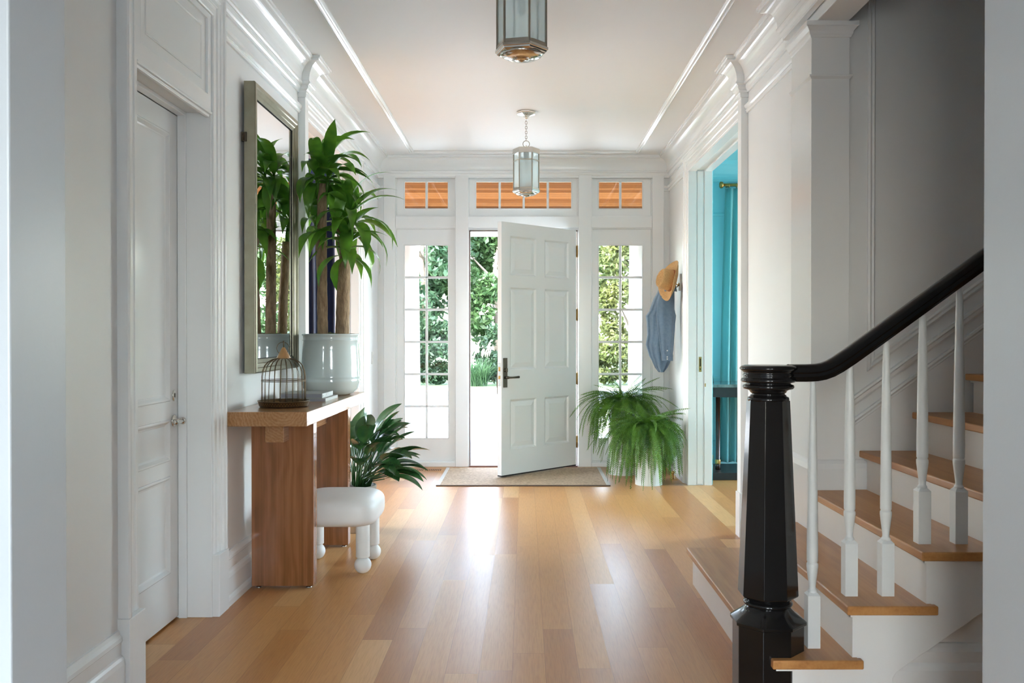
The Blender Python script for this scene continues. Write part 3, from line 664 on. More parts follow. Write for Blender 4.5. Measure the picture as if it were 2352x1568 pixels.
build('leaf', MB().box(XL - 0.118, XL - 0.066, 7.957, 8.9, 0.012, 2.845), TRIM, pk2, bevel=0.002)
build('edge_pull', MB().box(XL - 0.104, XL - 0.080, 7.954, 7.958, 1.03, 1.165), BRASS, pk2)
tag(build('pocket_door_track', MB().box(XR + 0.058, XR + 0.127, 6.0, 7.955, 2.862, 2.90), DARK), 'dark pocket door track in the head of the right opening', 'track', kind='structure')

# ================================================================== STAIRS
RS, RUN, X0 = 0.1945, 0.267, 0.890
st = thing('staircase', 'open-string staircase with oak treads and white risers at right', 'staircase', (1.6, 3.8, 0))
far = {1: 4.82, 2: 4.57}
N = 9
for k in range(1, N + 1):
    x = X0 + RUN * (k - 1); z = RS * k; yf = far.get(k, 4.435)
    xr = x + RUN + 0.03
    mb = MB()
    pl_ = [(x, 3.137), (xr + 0.03, 3.137), (xr + 0.03, 3.169), (xr + 0.019, 3.169), (xr + 0.019, yf), (x, yf)]
    mb.prism(pl_, XY, z - 0.033, z)
    build('tread', mb, TREAD, st, bevel=0.0155, segs=4)
    mb = MB().box(x + 0.03, x + 0.05, 3.1705, yf - 0.028, z - RS, z - 0.033)
    if k <= 2: mb.box(x + 0.034, xr + 0.02, yf - 0.052, yf - 0.030, z - RS if k == 1 else 0.19, z - 0.033)
    mb.box(x + 0.018, x + 0.032, 3.16, yf - 0.02, z - 0.045, z - 0.033)
    mb.box(x + 0.018, xr + 0.02, 3.158, 3.172, z - 0.045, z - 0.033)
    build('riser', mb, STAIRW, st)
poly = [(X0 + 0.033, 0.0)]
for k in range(1, N + 1):
    x = X0 + RUN * (k - 1) + 0.033; poly += [(x, RS * k - 0.033), (x + RUN, RS * k - 0.033)]
xe = poly[-1][0]
poly += [(xe, 0.141 + 0.697 * (xe - 1.349)), (1.349, 0.141), (1.335, 0.12), (1.335, 0.0)]
build('stringer', MB().prism(poly, FY, 3.172, 3.20), STAIRW, st, bevel=0.002)
poly2 = [(1.30, 0.0), (1.30, 0.12), (1.349, 0.15), (xe, 0.15 + 0.697 * (xe - 1.349)), (xe, 0)]
mb = MB().prism(poly2, FY, 3.215, 3.24)
build('spandrel_panel', mb, STAIRW, st)
mb = MB().sweep([(1.34, 3.215), (3.0, 3.215)], [(0, 0.235), (0.006, 0.232), (0.012, 0.22), (0.018, 0.205), (0.018, 0.165), (0.024, 0.155), (0.030, 0.140), (0.030, 0), (0, 0)], XY)
build('spandrel_baseboard', mb, STAIRW, st)

# newel post: octagonal, black
NX, NY = 0.912, 3.285
nw = thing('newel_post', 'glossy black tapered octagonal newel post at the foot of the stairs', 'newel post', (NX, NY, 0))
OC = R(22.5)
build('base', MB().lathe([(0.131, 0.0), (0.131, 0.288)], (NX, NY, 0), 8, rot=OC, smooth=False), BLACK, nw, bevel=0.002)
mb = MB().lathe([(0.131, 0.288), (0.140, 0.290), (0.140, 0.302)], (NX, NY, 0), 8, rot=OC, smooth=False)
build('base_flange', mb, BLACK, nw, bevel=0.002)
rows = []
for r, z, oct_ in ((0.140, 0.302, 1), (0.118, 0.318, 0.9), (0.098, 0.332, 0.7), (0.086, 0.343, 0.3), (0.079, 0.352, 0)):
    row = []
    for i in range(64):
        a = 2 * math.pi * i / 64
        k = math.cos(R(22.5)) / math.cos(((a) % R(45)) - R(22.5)) if True else 1
        # flats face the axes
        k = math.cos(R(22.5)) / math.cos(((a + R(22.5)) % R(45)) - R(22.5))
        rr = r * (oct_ * k + (1 - oct_)); row.append((NX + rr * math.cos(a), NY + rr * math.sin(a), z))
    rows.append(row)
mb = MB().grid(rows, closed_u=True)
mb.lathe([(0.079, 0.352), (0.088, 0.356), (0.091, 0.362), (0.088, 0.368), (0.080, 0.371), (0.074, 0.376), (0.074, 0.392)], (NX, NY, 0), 48, caps=False)
build('base_skirt', mb, BLACK, nw)
build('shaft', MB().lathe([(0.078, 0.372), (0.109, 0.392), (0.111, 0.396), (0.0795, 1.118)], (NX, NY, 0), 8, rot=OC, smooth=False), BLACK, nw, bevel=0.0015)
capz = [(0.060, 1.112), (0.0745, 1.116), (0.0765, 1.122), (0.0745, 1.129), (0.066, 1.133), (0.0655, 1.137), (0.059, 1.141), (0.061, 1.144), (0.066, 1.148), (0.067, 1.152), (0.076, 1.158), (0.090, 1.161), (0.0945, 1.168), (0.092, 1.175), (0.082, 1.179), (0.081, 1.184), (0.096, 1.186), (0.101, 1.192), (0.098, 1.199), (0.092, 1.202), (0.0905, 1.208), (0.094, 1.212), (0.090, 1.217), (0.088, 1.221), (0.096, 1.228), (0.1045, 1.234), (0.105, 1.239), (0.100, 1.245), (0.085, 1.2495), (0.0, 1.251)]
build('cap', MB().lathe(capz, (NX, NY, 0), 56), BLACK, nw)
# railing: handrail and balusters
BY = 3.283
rl = thing('stair_railing', 'black handrail on slender white turned balusters beside the stairs', 'railing', (1.35, BY, 0))
cl = [(0.985, 1.2185), (1.05, 1.2185), (1.0885, 1.2205), (1.115, 1.2255), (1.142, 1.2355), (1.17, 1.251), (1.215, 1.281), (1.30, 1.342), (1.704, 1.636), (2.05, 1.887)]
hw, hh = 0.034, 0.031
pf = [(-hw * 0.62, hh), (0, hh * 1.1), (hw * 0.62, hh), (hw * 0.9, hh * 0.72), (hw, hh * 0.35), (hw * 0.93, hh * 0.05), (hw * 0.80, -hh * 0.10), (hw * 0.84, -hh * 0.32), (hw * 0.76, -hh * 0.55), (hw * 0.62, -hh * 0.66), (hw * 0.62, -hh)]
pf += [(-a, b) for a, b in reversed(pf)][:-2] if False else [(-hw * 0.62, -hh), (-hw * 0.62, -hh * 0.66), (-hw * 0.76, -hh * 0.55), (-hw * 0.84, -hh * 0.32), (-hw * 0.80, -hh * 0.10), (-hw * 0.93, hh * 0.05), (-hw, hh * 0.35), (-hw * 0.9, hh * 0.72)]
rows = []
for i, (x, z) in enumerate(cl):
    a = cl[max(0, i - 1)]; b = cl[min(len(cl) - 1, i + 1)]
    dx, dz = b[0] - a[0], b[1] - a[1]; l = math.hypot(dx, dz); nx, nz = -dz / l, dx / l
    rows.append([(x + nx * q, BY + p, z + nz * q) for p, q in pf])
mb = MB().grid(rows, closed_u=True); mb.add(rows[-1], [tuple(range(len(pf)))])
build('handrail', mb, BLACK, rl)
def rail_under(x):
    for (xa, za), (xb, zb) in zip(cl, cl[1:]):
        if xa <= x <= xb: return za + (zb - za) * (x - xa) / (xb - xa) - hh * 1.05
    return 1.2
for i, (x, k) in enumerate(((1.078, 1), (1.217, 2), (1.353, 2), (1.489, 3), (1.626, 3))):
    zb = RS * k - 0.001; zt = rail_under(x); q = 0.0235
    mb = MB(); s0 = zb + 0.205
    mb.box(x - q, x + q, BY - q, BY + q, zb, s0 - 0.008)
    c8 = [(q, q)]
    # chamfered shoulder up to the turning
    mb.add([(x + sx * q, BY + sy * q, s0 - 0.008) for sx, sy in ((-1, -1), (1, -1), (1, 1), (-1, 1))] + [(x + sx * q * 0.55, BY + sy * q * 0.55, s0 + 0.004) for sx, sy in ((-1, -1), (1, -1), (1, 1), (-1, 1))], [(0, 1, 5, 4), (1, 2, 6, 5), (2, 3, 7, 6), (3, 0, 4, 7)])
    pr = [(0.015, s0 - 0.004), (0.0175, s0 + 0.004), (0.0165, s0 + 0.009), (0.0130, s0 + 0.013), (0.0125, s0 + 0.022), (0.0150, s0 + 0.045), (0.0190, s0 + 0.075), (0.0215, s0 + 0.098), (0.0212, s0 + 0.108), (0.0185, s0 + 0.111), (0.0180, s0 + 0.114), (0.0205, s0 + 0.118), (0.0205, s0 + 0.124), (0.0208, s0 + 0.16), (0.0195, s0 + 0.28), (0.0165, s0 + 0.50)]
    pr = [p for p in pr if p[1] < zt - 0.05] + [(0.0108, zt + 0.012)]
    mb.lathe(pr, (x, BY, 0), 24)
    build('baluster', mb, STOOLL, rl, bevel=0.0012)

# ================================================================== CONSOLE TABLE
tb = thing('console_table', 'thick oak console table with slab legs against the left wall', 'console table', (-1.30, 5.2, 0))
mb = MB().box(-1.508, -1.094, 4.405, 6.0, 0.902, 0.975)
build('tabletop', mb, TOPW, tb, bevel=0.003)
for y0, y1 in ((4.71, 4.785), (5.63, 5.705)):
    lg = build('leg', MB().box(-1.468, -1.134, y0, y1, 0.012, 0.902), LEGW, tb, bevel=0.003)
    for x in (-1.435, -1.165):
        build('foot', MB().lathe([(0.0, 0.0), (0.016, 0.0), (0.017, 0.004), (0.012, 0.008), (0.008, 0.013), (0, 0.013)], (x, y0 + 0.02, 0), 16), STEEL, lg)
build('stretcher', MB().box(-1.365, -1.267, 4.61, 5.80, 0.797, 0.902), TOPW, tb, bevel=0.003)

# ================================================================== MIRROR
mr = thing('wall_mirror', 'tall mirror in a champagne frame on the left wall', 'mirror', (-1.49, 5.16, 1.15))
y0, y1, z0, z1 = 4.715, 5.615, 1.155, 2.725
mb = MB(); f = 0.075
fp = [(0, -1.505), (0, -1.448), (-0.006, -1.443), (-0.026, -1.442), (-0.032, -1.447), (-0.050, -1.452), (-0.056, -1.456), (-f, -1.462), (-f, -1.505)]
mb.sweep([(y0, z0), (y1, z0), (y1, z1), (y0, z1)], fp, lambda u, z, d: (d, u, z), closed=True)
build('frame', mb, CHAMP, mr, bevel=0.0015)
build('glass', MB().box(-1.476, -1.470, y0 + 0.06, y1 - 0.06, z0 + 0.06, z1 - 0.06), MIRR, mr)
mb = MB().sweep([(y0 + f - 0.004, z0 + f - 0.004), (y1 - f + 0.004, z0 + f - 0.004), (y1 - f + 0.004, z1 - f + 0.004), (y0 + f - 0.004, z1 - f + 0.004)], [(0, -1.466), (-0.008, -1.466), (-0.008, -1.470)], lambda u, z, d: (d, u, z), closed=True)
build('inner_lip', mb, DARK, mr)
mb = MB().box(-1.518, -1.490, y0 - 0.008, y0 + 0.004, 2.40, 2.45); mb.tube([(-1.505, y0 - 0.012, 2.405), (-1.505, y0 - 0.02, 2.42), (-1.505, y0 - 0.02, 2.44)], 0.004)
build('hanging_bracket', mb, BRONZE, mr)

# ================================================================== LEAVES
def leaf(mb, p, az, el, L, W, droop, fold=0.25, segs=8, prof=None, tw=0.0, wave=0.0, tipdroop=0.0):
    """one blade: starts at p, heads off at azimuth az / elevation el, bends down by droop along its length"""
    P = Vector(p); ds = L / segs; e = el; rows = []
    sx = Vector((-math.sin(az), math.cos(az), 0))
    for i in range(segs + 1):
        t = i / segs
        d = Vector((math.cos(az) * math.cos(e), math.sin(az) * math.cos(e), math.sin(e)))
        up = sx.cross(d) * -1
        s2 = sx * math.cos(tw * t) + up * math.sin(tw * t)
        wv = prof(t) if prof else math.sin(math.pi * min(1, 0.10 + 0.90 * t) ** 0.85)
        hw_ = W * max(0.02, wv)
        upn = s2.cross(d).normalized()
        if upn.z < 0: upn = -upn
        lift = upn * hw_ * fold + upn * wave * hw_ * math.sin(t * 9)
        rows.append([P - s2 * hw_ + lift, P - s2 * hw_ * 0.5 + lift * 0.35, P, P + s2 * hw_ * 0.5 + lift * 0.35, P + s2 * hw_ + lift])
        P = P + d * ds
        e -= (droop + tipdroop * t) / segs
    mb.grid(rows)
    return P
def pot_lathe(name, prof, c, mat, parent, segs=48): return build(name, MB().lathe(prof, c, segs), mat, parent)

# ------------------------------------------------------------------ dracaena on the table
PX, PY, PZ = -1.262, 5.72, 0.975
dr = thing('corn_plant', 'tall dracaena with bare canes in a pale blue pot on the console', 'potted plant', (PX, PY, PZ))
prof = [(0.0, 0.0), (0.118, 0.0), (0.150, 0.012), (0.178, 0.045), (0.190, 0.085), (0.1925, 0.092), (0.190, 0.099), (0.191, 0.112), (0.1935, 0.118), (0.191, 0.125), (0.189, 0.20), (0.183, 0.30), (0.178, 0.348), (0.181, 0.352), (0.181, 0.358), (0.178, 0.362), (0.180, 0.380), (0.186, 0.386), (0.187, 0.392), (0.183, 0.395), (0.172, 0.394), (0.170, 0.37), (0.0, 0.37)]
pot_lathe('pot', prof, (PX, PY, PZ), POTB, dr)
rows = []
for i in range(7):
    r = 0.168 * i / 6
    rows.append([(PX + r * math.cos(a), PY + r * math.sin(a), PZ + 0.385 + 0.012 * (1 - i / 6) + random.uniform(-0.006, 0.012)) for a in [2 * math.pi * j / 28 for j in range(28)]])
build('moss', MB().grid(rows, closed_u=True), MOSS, dr)
def cane(pts, r0, r1):
    n = 26; P = []; RR = []
    for i in range(n + 1):
        t = i / n; k = t * (len(pts) - 1); j = min(int(k), len(pts) - 2); u = k - j
        a, b = Vector(pts[j]), Vector(pts[j + 1]); P.append(a.lerp(b, u)); RR.append((r0 + (r1 - r0) * t) * (1 + random.uniform(-0.035, 0.045)))
    mb = MB().tube(P, RR, 18); return build('cane', mb, BARK, dr)
z0 = PZ + 0.375
cane([(-1.302, 5.66, z0), (-1.306, 5.66, 1.75), (-1.306, 5.665, 2.335)], 0.034, 0.029)
cane([(-1.185, 5.70, z0), (-1.178, 5.70, 1.62), (-1.165, 5.70, 1.86), (-1.19, 5.71, 2.06)], 0.045, 0.033)
cane([(-1.335, 5.81, z0), (-1.34, 5.82, 1.6), (-1.36, 5.83, 1.98)], 0.032, 0.028)
def dprof(t): return max(0.0, (0.30 + 0.70 * math.sin(math.pi * min(1.0, t * 1.02) ** 0.95)) * (1 - t ** 5)) * (1 if t > 0.12 else 0.45 + 4.5 * t)
def rosette(c, n, L0, L1, shoot_from, seed, azc=None, xmin=-1.39):
    rnd = random.Random(seed); mb = MB()
    mb.tube([shoot_from, tuple((Vector(shoot_from) + Vector(c)) / 2 + Vector((0.004, -0.006, 0))), c], [0.011, 0.012, 0.010], 10)
    k = 0; tries = 0
    while k < n and tries < 400:
        tries += 1
        f = (k + 0.5) / n
        az = k * 2.39996 + rnd.uniform(-0.3, 0.3)
        el = R(82) - R(95) * f ** 0.9 + rnd.uniform(-0.12, 0.12)
        L = 1.08 * L0 + (L1 - L0) * (0.35 + 0.65 * math.sin(math.pi * (0.25 + 0.6 * f))) * rnd.uniform(0.85, 1.15)
        dz = 0.05 - 0.13 * f
        p = (c[0], c[1], c[2] + dz)
        rch = c[0] + math.cos(az) * L * 0.72
        if rch < xmin:
            az = math.atan2(math.sin(az) if abs(math.sin(az)) > .3 else 0.6, max(-0.25, math.cos(az) * 0.3)); L *= 0.85
        leaf(mb, p, az, el, L, rnd.uniform(0.034, 0.046), rnd.uniform(0.9, 2.0) + 0.5 * f, fold=rnd.uniform(0.15, 0.4), segs=10, prof=dprof, tw=rnd.uniform(-0.5, 0.5), tipdroop=rnd.uniform(0, 0.8))
        k += 1
    return build('foliage', mb, DRAC, dr)
rosette((-1.335, 5.63, 2.39), 18, 0.24, 0.36, (-1.330, 5.66, 2.25), 3)
rosette((-1.265, 5.66, 2.40), 20, 0.24, 0.38, (-1.280, 5.665, 2.26), 11)
rosette((-1.135, 5.68, 2.11), 25, 0.26, 0.42, (-1.168, 5.705, 1.98), 23)
rosette((-1.14, 5.62, 1.93), 15, 0.22, 0.32, (-1.158, 5.69, 1.86), 31)
rosette((-1.385, 5.80, 2.12), 13, 0.22, 0.34, (-1.36, 5.83, 1.92), 47)

# ------------------------------------------------------------------ broad-leaf plant behind the table
GX, GY = -1.19, 6.13
ag = thing('aspidistra', 'dark green broad-leaved plant in a grey pot on the floor behind the console', 'potted plant', (GX, GY, 0))
pot_lathe('pot', [(0.0, 0.0), (0.115, 0.0), (0.120, 0.006), (0.143, 0.285), (0.150, 0.287), (0.153, 0.295), (0.153, 0.312), (0.149, 0.317), (0.140, 0.316), (0.137, 0.29), (0, 0.29)], (GX, GY, 0), POTG, ag)
pot_lathe('soil', [(0.0, 0.300), (0.07, 0.302), (0.137, 0.292)], (GX, GY, 0), SOIL, ag, 24)
rnd = random.Random(5); mb = MB(); ms = MB()
def bprof(t): return (math.sin(math.pi * min(1, t) ** 0.8)) ** 0.8 if 0 < t < 1 else 0.03
for k in range(52):
    f = (k + 0.5) / 52; az = k * 2.39996 + rnd.uniform(-.25, .25)
    if math.cos(az) < -0.35: az = math.pi - az
    if math.sin(az) < -0.6 and math.cos(az) < 0.35: az = -az
    rb = 0.02 + 0.09 * rnd.random()
    b = Vector((GX + rb * math.cos(az), GY + rb * math.sin(az), 0.30))
    h = 0.34 - 0.27 * f + rnd.uniform(-0.03, 0.03); out_ = 0.05 + 0.15 * f
    tip = b + Vector((math.cos(az) * out_, math.sin(az) * out_, h))
    midp = b + Vector((math.cos(az) * out_ * .3, math.sin(az) * out_ * .3, h * .6))
    ms.tube([b, midp, tip], [0.006, 0.005, 0.004], 6)
    leaf(mb, tip, az + rnd.uniform(-.3, .3), R(66) - R(60) * f + rnd.uniform(-.2, .2), rnd.uniform(0.23, 0.31), rnd.uniform(0.055, 0.072), rnd.uniform(0.5, 1.2), fold=0.3, segs=14, prof=bprof, tw=rnd.uniform(-.6, .6))
b = Vector((GX + 0.05, GY - 0.02, 0.30)); tip = Vector((GX + 0.17, GY - 0.06, 0.64))
ms.tube([b, (b + tip) / 2, tip], [0.006, 0.005, 0.004], 6); leaf(mb, tip, -0.15, R(52), 0.24, 0.058, 0.5, 0.3, 14, bprof, 0.5)
build('foliage', mb, AGLA, ag); build('stems', ms, AGLA, ag)

# ------------------------------------------------------------------ ferns
def frond(mb, p, az, el, L, droop, rnd, wmax=0.046):
    n = int(L / 0.0165); P = Vector(p); e = el; ds = L / n
    sx = Vector((-math.sin(az), math.cos(az), 0)); pts = []
    rl_ = rnd.uniform(-1.1, 1.1)
    for i in range(n + 1):
        t = i / n
        d = Vector((math.cos(az) * math.cos(e), math.sin(az) * math.cos(e), math.sin(e))); pts.append(P.copy())
        up = d.cross(sx); up = up if up.z > 0 else -up
        sy = (sx * math.cos(rl_ * t) + up * math.sin(rl_ * t))
        if t > 0.05:
            w_ = wmax * min(1, (t - 0.02) * 5) * (1 - t ** 2.0) ** 0.85 + 0.003
            for sg in (-1, 1):
                a = sy * sg; b0 = P + d * (ds * 0.5 if sg > 0 else 0)
                wl = w_ * rnd.uniform(0.85, 1.1)
                dd = (a * 0.92 + d * 0.38 - Vector((0, 0, 0.12 + 0.2 * rnd.random()))).normalized()
                tip = b0 + dd * wl; wd = d * (ds * 0.24)
                mid = b0 + dd * (wl * 0.55) + up * (wl * 0.07)
                mb.add([b0 - wd, b0 + wd, mid + wd * 0.9, tip, mid - wd * 0.9], [(0, 1, 2, 4), (4, 2, 3)])
        P = P + d * ds; e -= droop / n * (0.15 + 1.7 * (1 - t))
        if e < R(-84): e = R(-84) + rnd.uniform(-0.12, 0.12)
        az += rl_ * 0.55 / n + rnd.uniform(-0.03, 0.03)
    mb.tube([pts[i] for i in range(0, len(pts), 3)] + [pts[-1]], 0.0017, 4, smooth=True, caps=False)
def fern(name_label, c, nf, L0, L1, seed, xmax, ymax=9.0):
    rnd = random.Random(seed); mb = MB()
    for k in range(nf):
        f = (k + 0.5) / nf; az = k * 2.39996 + rnd.uniform(-.3, .3)
        el = R(86) - R(58) * f ** 0.85 + rnd.uniform(-.15, .15)
        L = (L0 + (L1 - L0) * math.sin(math.pi * (0.10 + 0.50 * f))) * rnd.uniform(0.55, 1.12)
        droop = 1.15 + 1.7 * f ** 0.7 + rnd.uniform(-0.45, 0.5)
        reach = c[0] + math.cos(az) * L * 0.62
        if reach > xmax: L *= max(0.5, (xmax - c[0]) / max(0.05, reach - c[0])); droop += 0.5
        ry = c[1] + math.sin(az) * L * 0.62
        if ry > ymax: L *= max(0.4, (ymax - c[1]) / (ry - c[1])); droop += 0.4
        frond(mb, (c[0] + 0.03 * math.cos(az), c[1] + 0.03 * math.sin(az), c[2]), az, el, L, droop, rnd)
    return mb
def fluted(mb, c, r, z0, z1, n=40, dep=0.0035, flare=0.0):
    rows = []
    for z in (z0, z0 + 0.012, z0 + 0.02, z1 - 0.02, z1 - 0.012, z1):
        d = dep if z0 + 0.015 < z < z1 - 0.015 else 0.0
        rr = r + flare * (z - z0) / (z1 - z0)
        rows.append([(c[0] + (rr - d * (0.5 + 0.5 * math.cos(n * a))) * math.cos(a), c[1] + (rr - d * (0.5 + 0.5 * math.cos(n * a))) * math.sin(a), z) for a in [2 * math.pi * j / (n * 4) for j in range(n * 4)]])
    mb.grid(rows, closed_u=True)
    m = n * 4
    mb.add(rows[0], [tuple(range(m))])
    inner = [[(c[0] + (x - c[0]) * 0.96, c[1] + (y - c[1]) * 0.96, zz) for x, y, _ in rows[-1]] for zz in (z1, z1 - 0.05)]
    mb.grid([rows[-1]] + inner, closed_u=True); mb.add(inner[-1], [tuple(range(m))])
    return mb
FX1, FY1 = 1.135, 8.02
f1 = thing('boston_fern', 'front bushy fern in a fluted white pot by the right wall', 'potted plant', (FX1, FY1, 0), group='ferns beside the front door')
build('pot', fluted(MB(), (FX1, FY1), 0.123, 0.0, 0.50, 30), POTW, f1)
build('soil', MB().lathe([(0, 0.462), (0.112, 0.456)], (FX1, FY1, 0), 24), SOIL, f1)
build('foliage', fern('', (FX1, FY1, 0.48), 330, 0.22, 0.67, 8, 1.38), FERN, f1)
FX2, FY2 = 0.965, 8.62
f2 = thing('boston_fern', 'taller back fern whose pot stands in a fluted tub before the sidelite', 'potted plant', (FX2, FY2, 0), group='ferns beside the front door')
build('tub', fluted(MB(), (FX2, FY2), 0.14, 0.0, 0.45, 34), POTW, f2)
build('pot', MB().lathe([(0.0, 0.30), (0.10, 0.30), (0.125, 0.66), (0.132, 0.668), (0.132, 0.69), (0.122, 0.69), (0.118, 0.65), (0, 0.65)], (FX2, FY2, 0), 36), POTB, f2)
build('soil', MB().lathe([(0, 0.662), (0.117, 0.656)], (FX2, FY2, 0), 24), SOIL, f2)
build('foliage', fern('', (FX2, FY2, 0.67), 250, 0.28, 0.64, 15, 1.36, 8.93), FERN, f2)

# ================================================================== BIRDCAGE, BOOKS
BX, BYc, BZ = -1.300, 4.735, 0.975
bc = thing('birdcage', 'small domed wire birdcage with a wooden cone top on the console', 'birdcage', (BX, BYc, BZ))
mb = MB().lathe([(0.0, 0.0), (0.118, 0.0), (0.126, 0.003), (0.129, 0.010), (0.134, 0.030), (0.137, 0.032), (0.136, 0.035), (0.131, 0.032), (0.126, 0.012), (0.120, 0.007), (0, 0.007)], (BX, BYc, BZ), 56)
tr = build('tray', mb, WIRE, bc)
mb = MB()
for row_, zz in ((0, 0.014), (1, 0.023)):
    for i in range(56):
        a = 2 * math.pi * (i + 0.5 * row_) / 56; r = 0.1305 + 0.0022 * row_
        c0 = Vector((BX + r * math.cos(a), BYc + r * math.sin(a), BZ + zz)); tx = Vector((-math.sin(a), math.cos(a), 0)) * 0.0028; uz = Vector((0.3 * math.cos(a), 0.3 * math.sin(a), 1)).normalized() * 0.0034; n_ = Vector((math.cos(a), math.sin(a), -0.2)) * 0.0009
        mb.add([c0 - tx + n_, c0 + uz + n_, c0 + tx + n_, c0 - uz + n_], [(0, 1, 2, 3)])
build('tray_pattern', mb, BRASS, tr)
NB = 22; rt, rb_ = 0.036, 0.113
for i in range(NB):
    a = 2 * math.pi * i / NB; pts = []
    lean = random.uniform(-0.05, 0.05)
    for r, z, k in ((0.116, 0.008, 1), (0.115, 0.07, .6), (0.1145, 0.13, .2), (0.114, 0.165, 0), (0.110, 0.195, 0), (0.100, 0.222, 0), (0.083, 0.242, 0), (0.058, 0.256, 0), (0.034, 0.262, 0)):
        pts.append((BX + r * math.cos(a + lean * k), BYc + r * math.sin(a + lean * k), BZ + z))
    build('bar', MB().tube(pts, 0.0018, 6), WIRE, bc)
for rr, zz in ((0.1165, 0.139), (0.1165, 0.145), (0.036, 0.263)):
    build('hoop', MB().tube([(BX + rr * math.cos(t), BYc + rr * math.sin(t), BZ + zz) for t in [2 * math.pi * i / 48 for i in range(48)]], 0.0018, 6, closed=True), WIRE, bc)
cn = build('cone_top', MB().lathe([(0.0, 0.258), (0.037, 0.260), (0.038, 0.264), (0.030, 0.278), (0.020, 0.297), (0.012, 0.312), (0.007, 0.320), (0.0, 0.322)], (BX, BYc, BZ), 28), CONE, bc)
build('finial', MB().tube([(BX, BYc, BZ + 0.318), (BX, BYc, BZ + 0.345), (BX, BYc, BZ + 0.356)], [0.004, 0.003, 0.0045], 10), WIRE, cn)
build('ring', MB().tube([(BX - 0.004 + 0.033 * math.cos(t), BYc + 0.004 * math.sin(t), BZ + 0.316 + 0.033 * math.sin(t)) for t in [2 * math.pi * i / 40 for i in range(40)]], 0.0018, 6, closed=True), WIRE, cn)
mb = MB().tube([(BX - 0.01, BYc - 0.128, BZ + 0.016), (BX - 0.008, BYc - 0.130, BZ + 0.036), (BX + 0.012, BYc - 0.130, BZ + 0.036), (BX + 0.012, BYc - 0.128, BZ + 0.016)], 0.0015, 6)
build('latch', mb, BRASS, bc)

def book(label, x0, x1, y0, y1, z0, z1, letters):
    t = thing('book', label, 'book', ((x0 + x1) / 2, (y0 + y1) / 2, z0), group='grey books stacked on the console')
    c = 0.003
    mb = MB(); mb.box(x0, x1, y0, y1, z0, z0 + c); mb.box(x0, x1, y0, y1, z1 - c, z1)
    build('cover', mb, BOOKC, t, bevel=0.0006)
    build('spine', MB().box(x1 - 0.003, x1 + 0.002, y0, y1, z0, z1), BOOKS, t, bevel=0.001)
    build('pages', MB().box(x0 + 0.006, x1 - 0.004, y0 + 0.005, y1 - 0.005, z0 + c, z1 - c), PAGES, t)
    if letters:
        for txt, size, yy in letters:
            cu = bpy.data.curves.new('lettering', 'FONT'); cu.body = txt; cu.size = size; cu.extrude = 0.0004; cu.align_x = 'LEFT'; cu.align_y = 'CENTER'
            tmp = bpy.data.objects.new('lettering_curve', cu); C.objects.link(tmp)
            dg = bpy.context.evaluated_depsgraph_get(); me = bpy.data.meshes.new_from_object(tmp.evaluated_get(dg))
            bpy.data.objects.remove(tmp); me.materials.clear(); me.materials.append(INK)
            me.name = 'lettering'
            o = bpy.data.objects.new('lettering', me); C.objects.link(o); o.parent = t
            o.location = Vector((x1 + 0.0025, yy, (z0 + z1) / 2)) - ORG[t.name]; o.rotation_euler = (R(90), 0, R(90)); ORG[o.name] = ORG[t.name]
    return t
book('lower thin grey book lying under the other book on the console', -1.425, -1.158, 5.10, 5.43, 0.975, 0.993, None)
book('upper thicker grey book with white spine lettering behind the birdcage', -1.430, -1.182, 5.12, 5.40, 0.9935, 1.020, [('law', 0.017, 5.14), ('TERRY', 0.028, 5.20)])

# ================================================================== STOOL
so = thing('stool', 'low white upholstered stool on ball feet beneath the console', 'stool', (-1.09, 5.17, 0))
sx0, sx1, sy0, sy1 = -1.325, -0.843, 4.925, 5.415
rows = []; M_ = 64
def sq(a, e): c = math.cos(a); return math.copysign(abs(c) ** e, c)
def sn(a, e): c = math.sin(a); return math.copysign(abs(c) ** e, c)
for i in range(21):
    v = -math.pi / 2 + math.pi * i / 20
    cz = sn(v, 0.55 if v < 0 else 0.75); cr = abs(math.cos(v)) ** (0.26 if v < 0 else 0.44)
    z = 0.36 + cz * (0.092 if v < 0 else 0.083)
    rows.append([((sx0 + sx1) / 2 + (sx1 - sx0) / 2 * cr * sq(a, 0.42), (sy0 + sy1) / 2 + (sy1 - sy0) / 2 * cr * sn(a, 0.42), z) for a in [2 * math.pi * j / M_ for j in range(M_)]])
build('seat', MB().grid(rows, closed_u=True), STOOLF, so)
for x, y in ((-0.926, 5.015), (-0.922, 5.325), (-1.262, 5.335), (-1.262, 5.015)):
    lg = build('leg', MB().lathe([(0, 0.092), (0.036, 0.092), (0.0395, 0.096), (0.0395, 0.30), (0, 0.30)], (x, y, 0), 28), STOOLL, so, bevel=0.001)
    build('ball_foot', MB().lathe([(0.0485 * math.sin(t), 0.0485 - 0.0485 * math.cos(t)) for t in [math.pi * i / 16 for i in range(17)]], (x, y, 0.0), 28), STOOLL, lg)

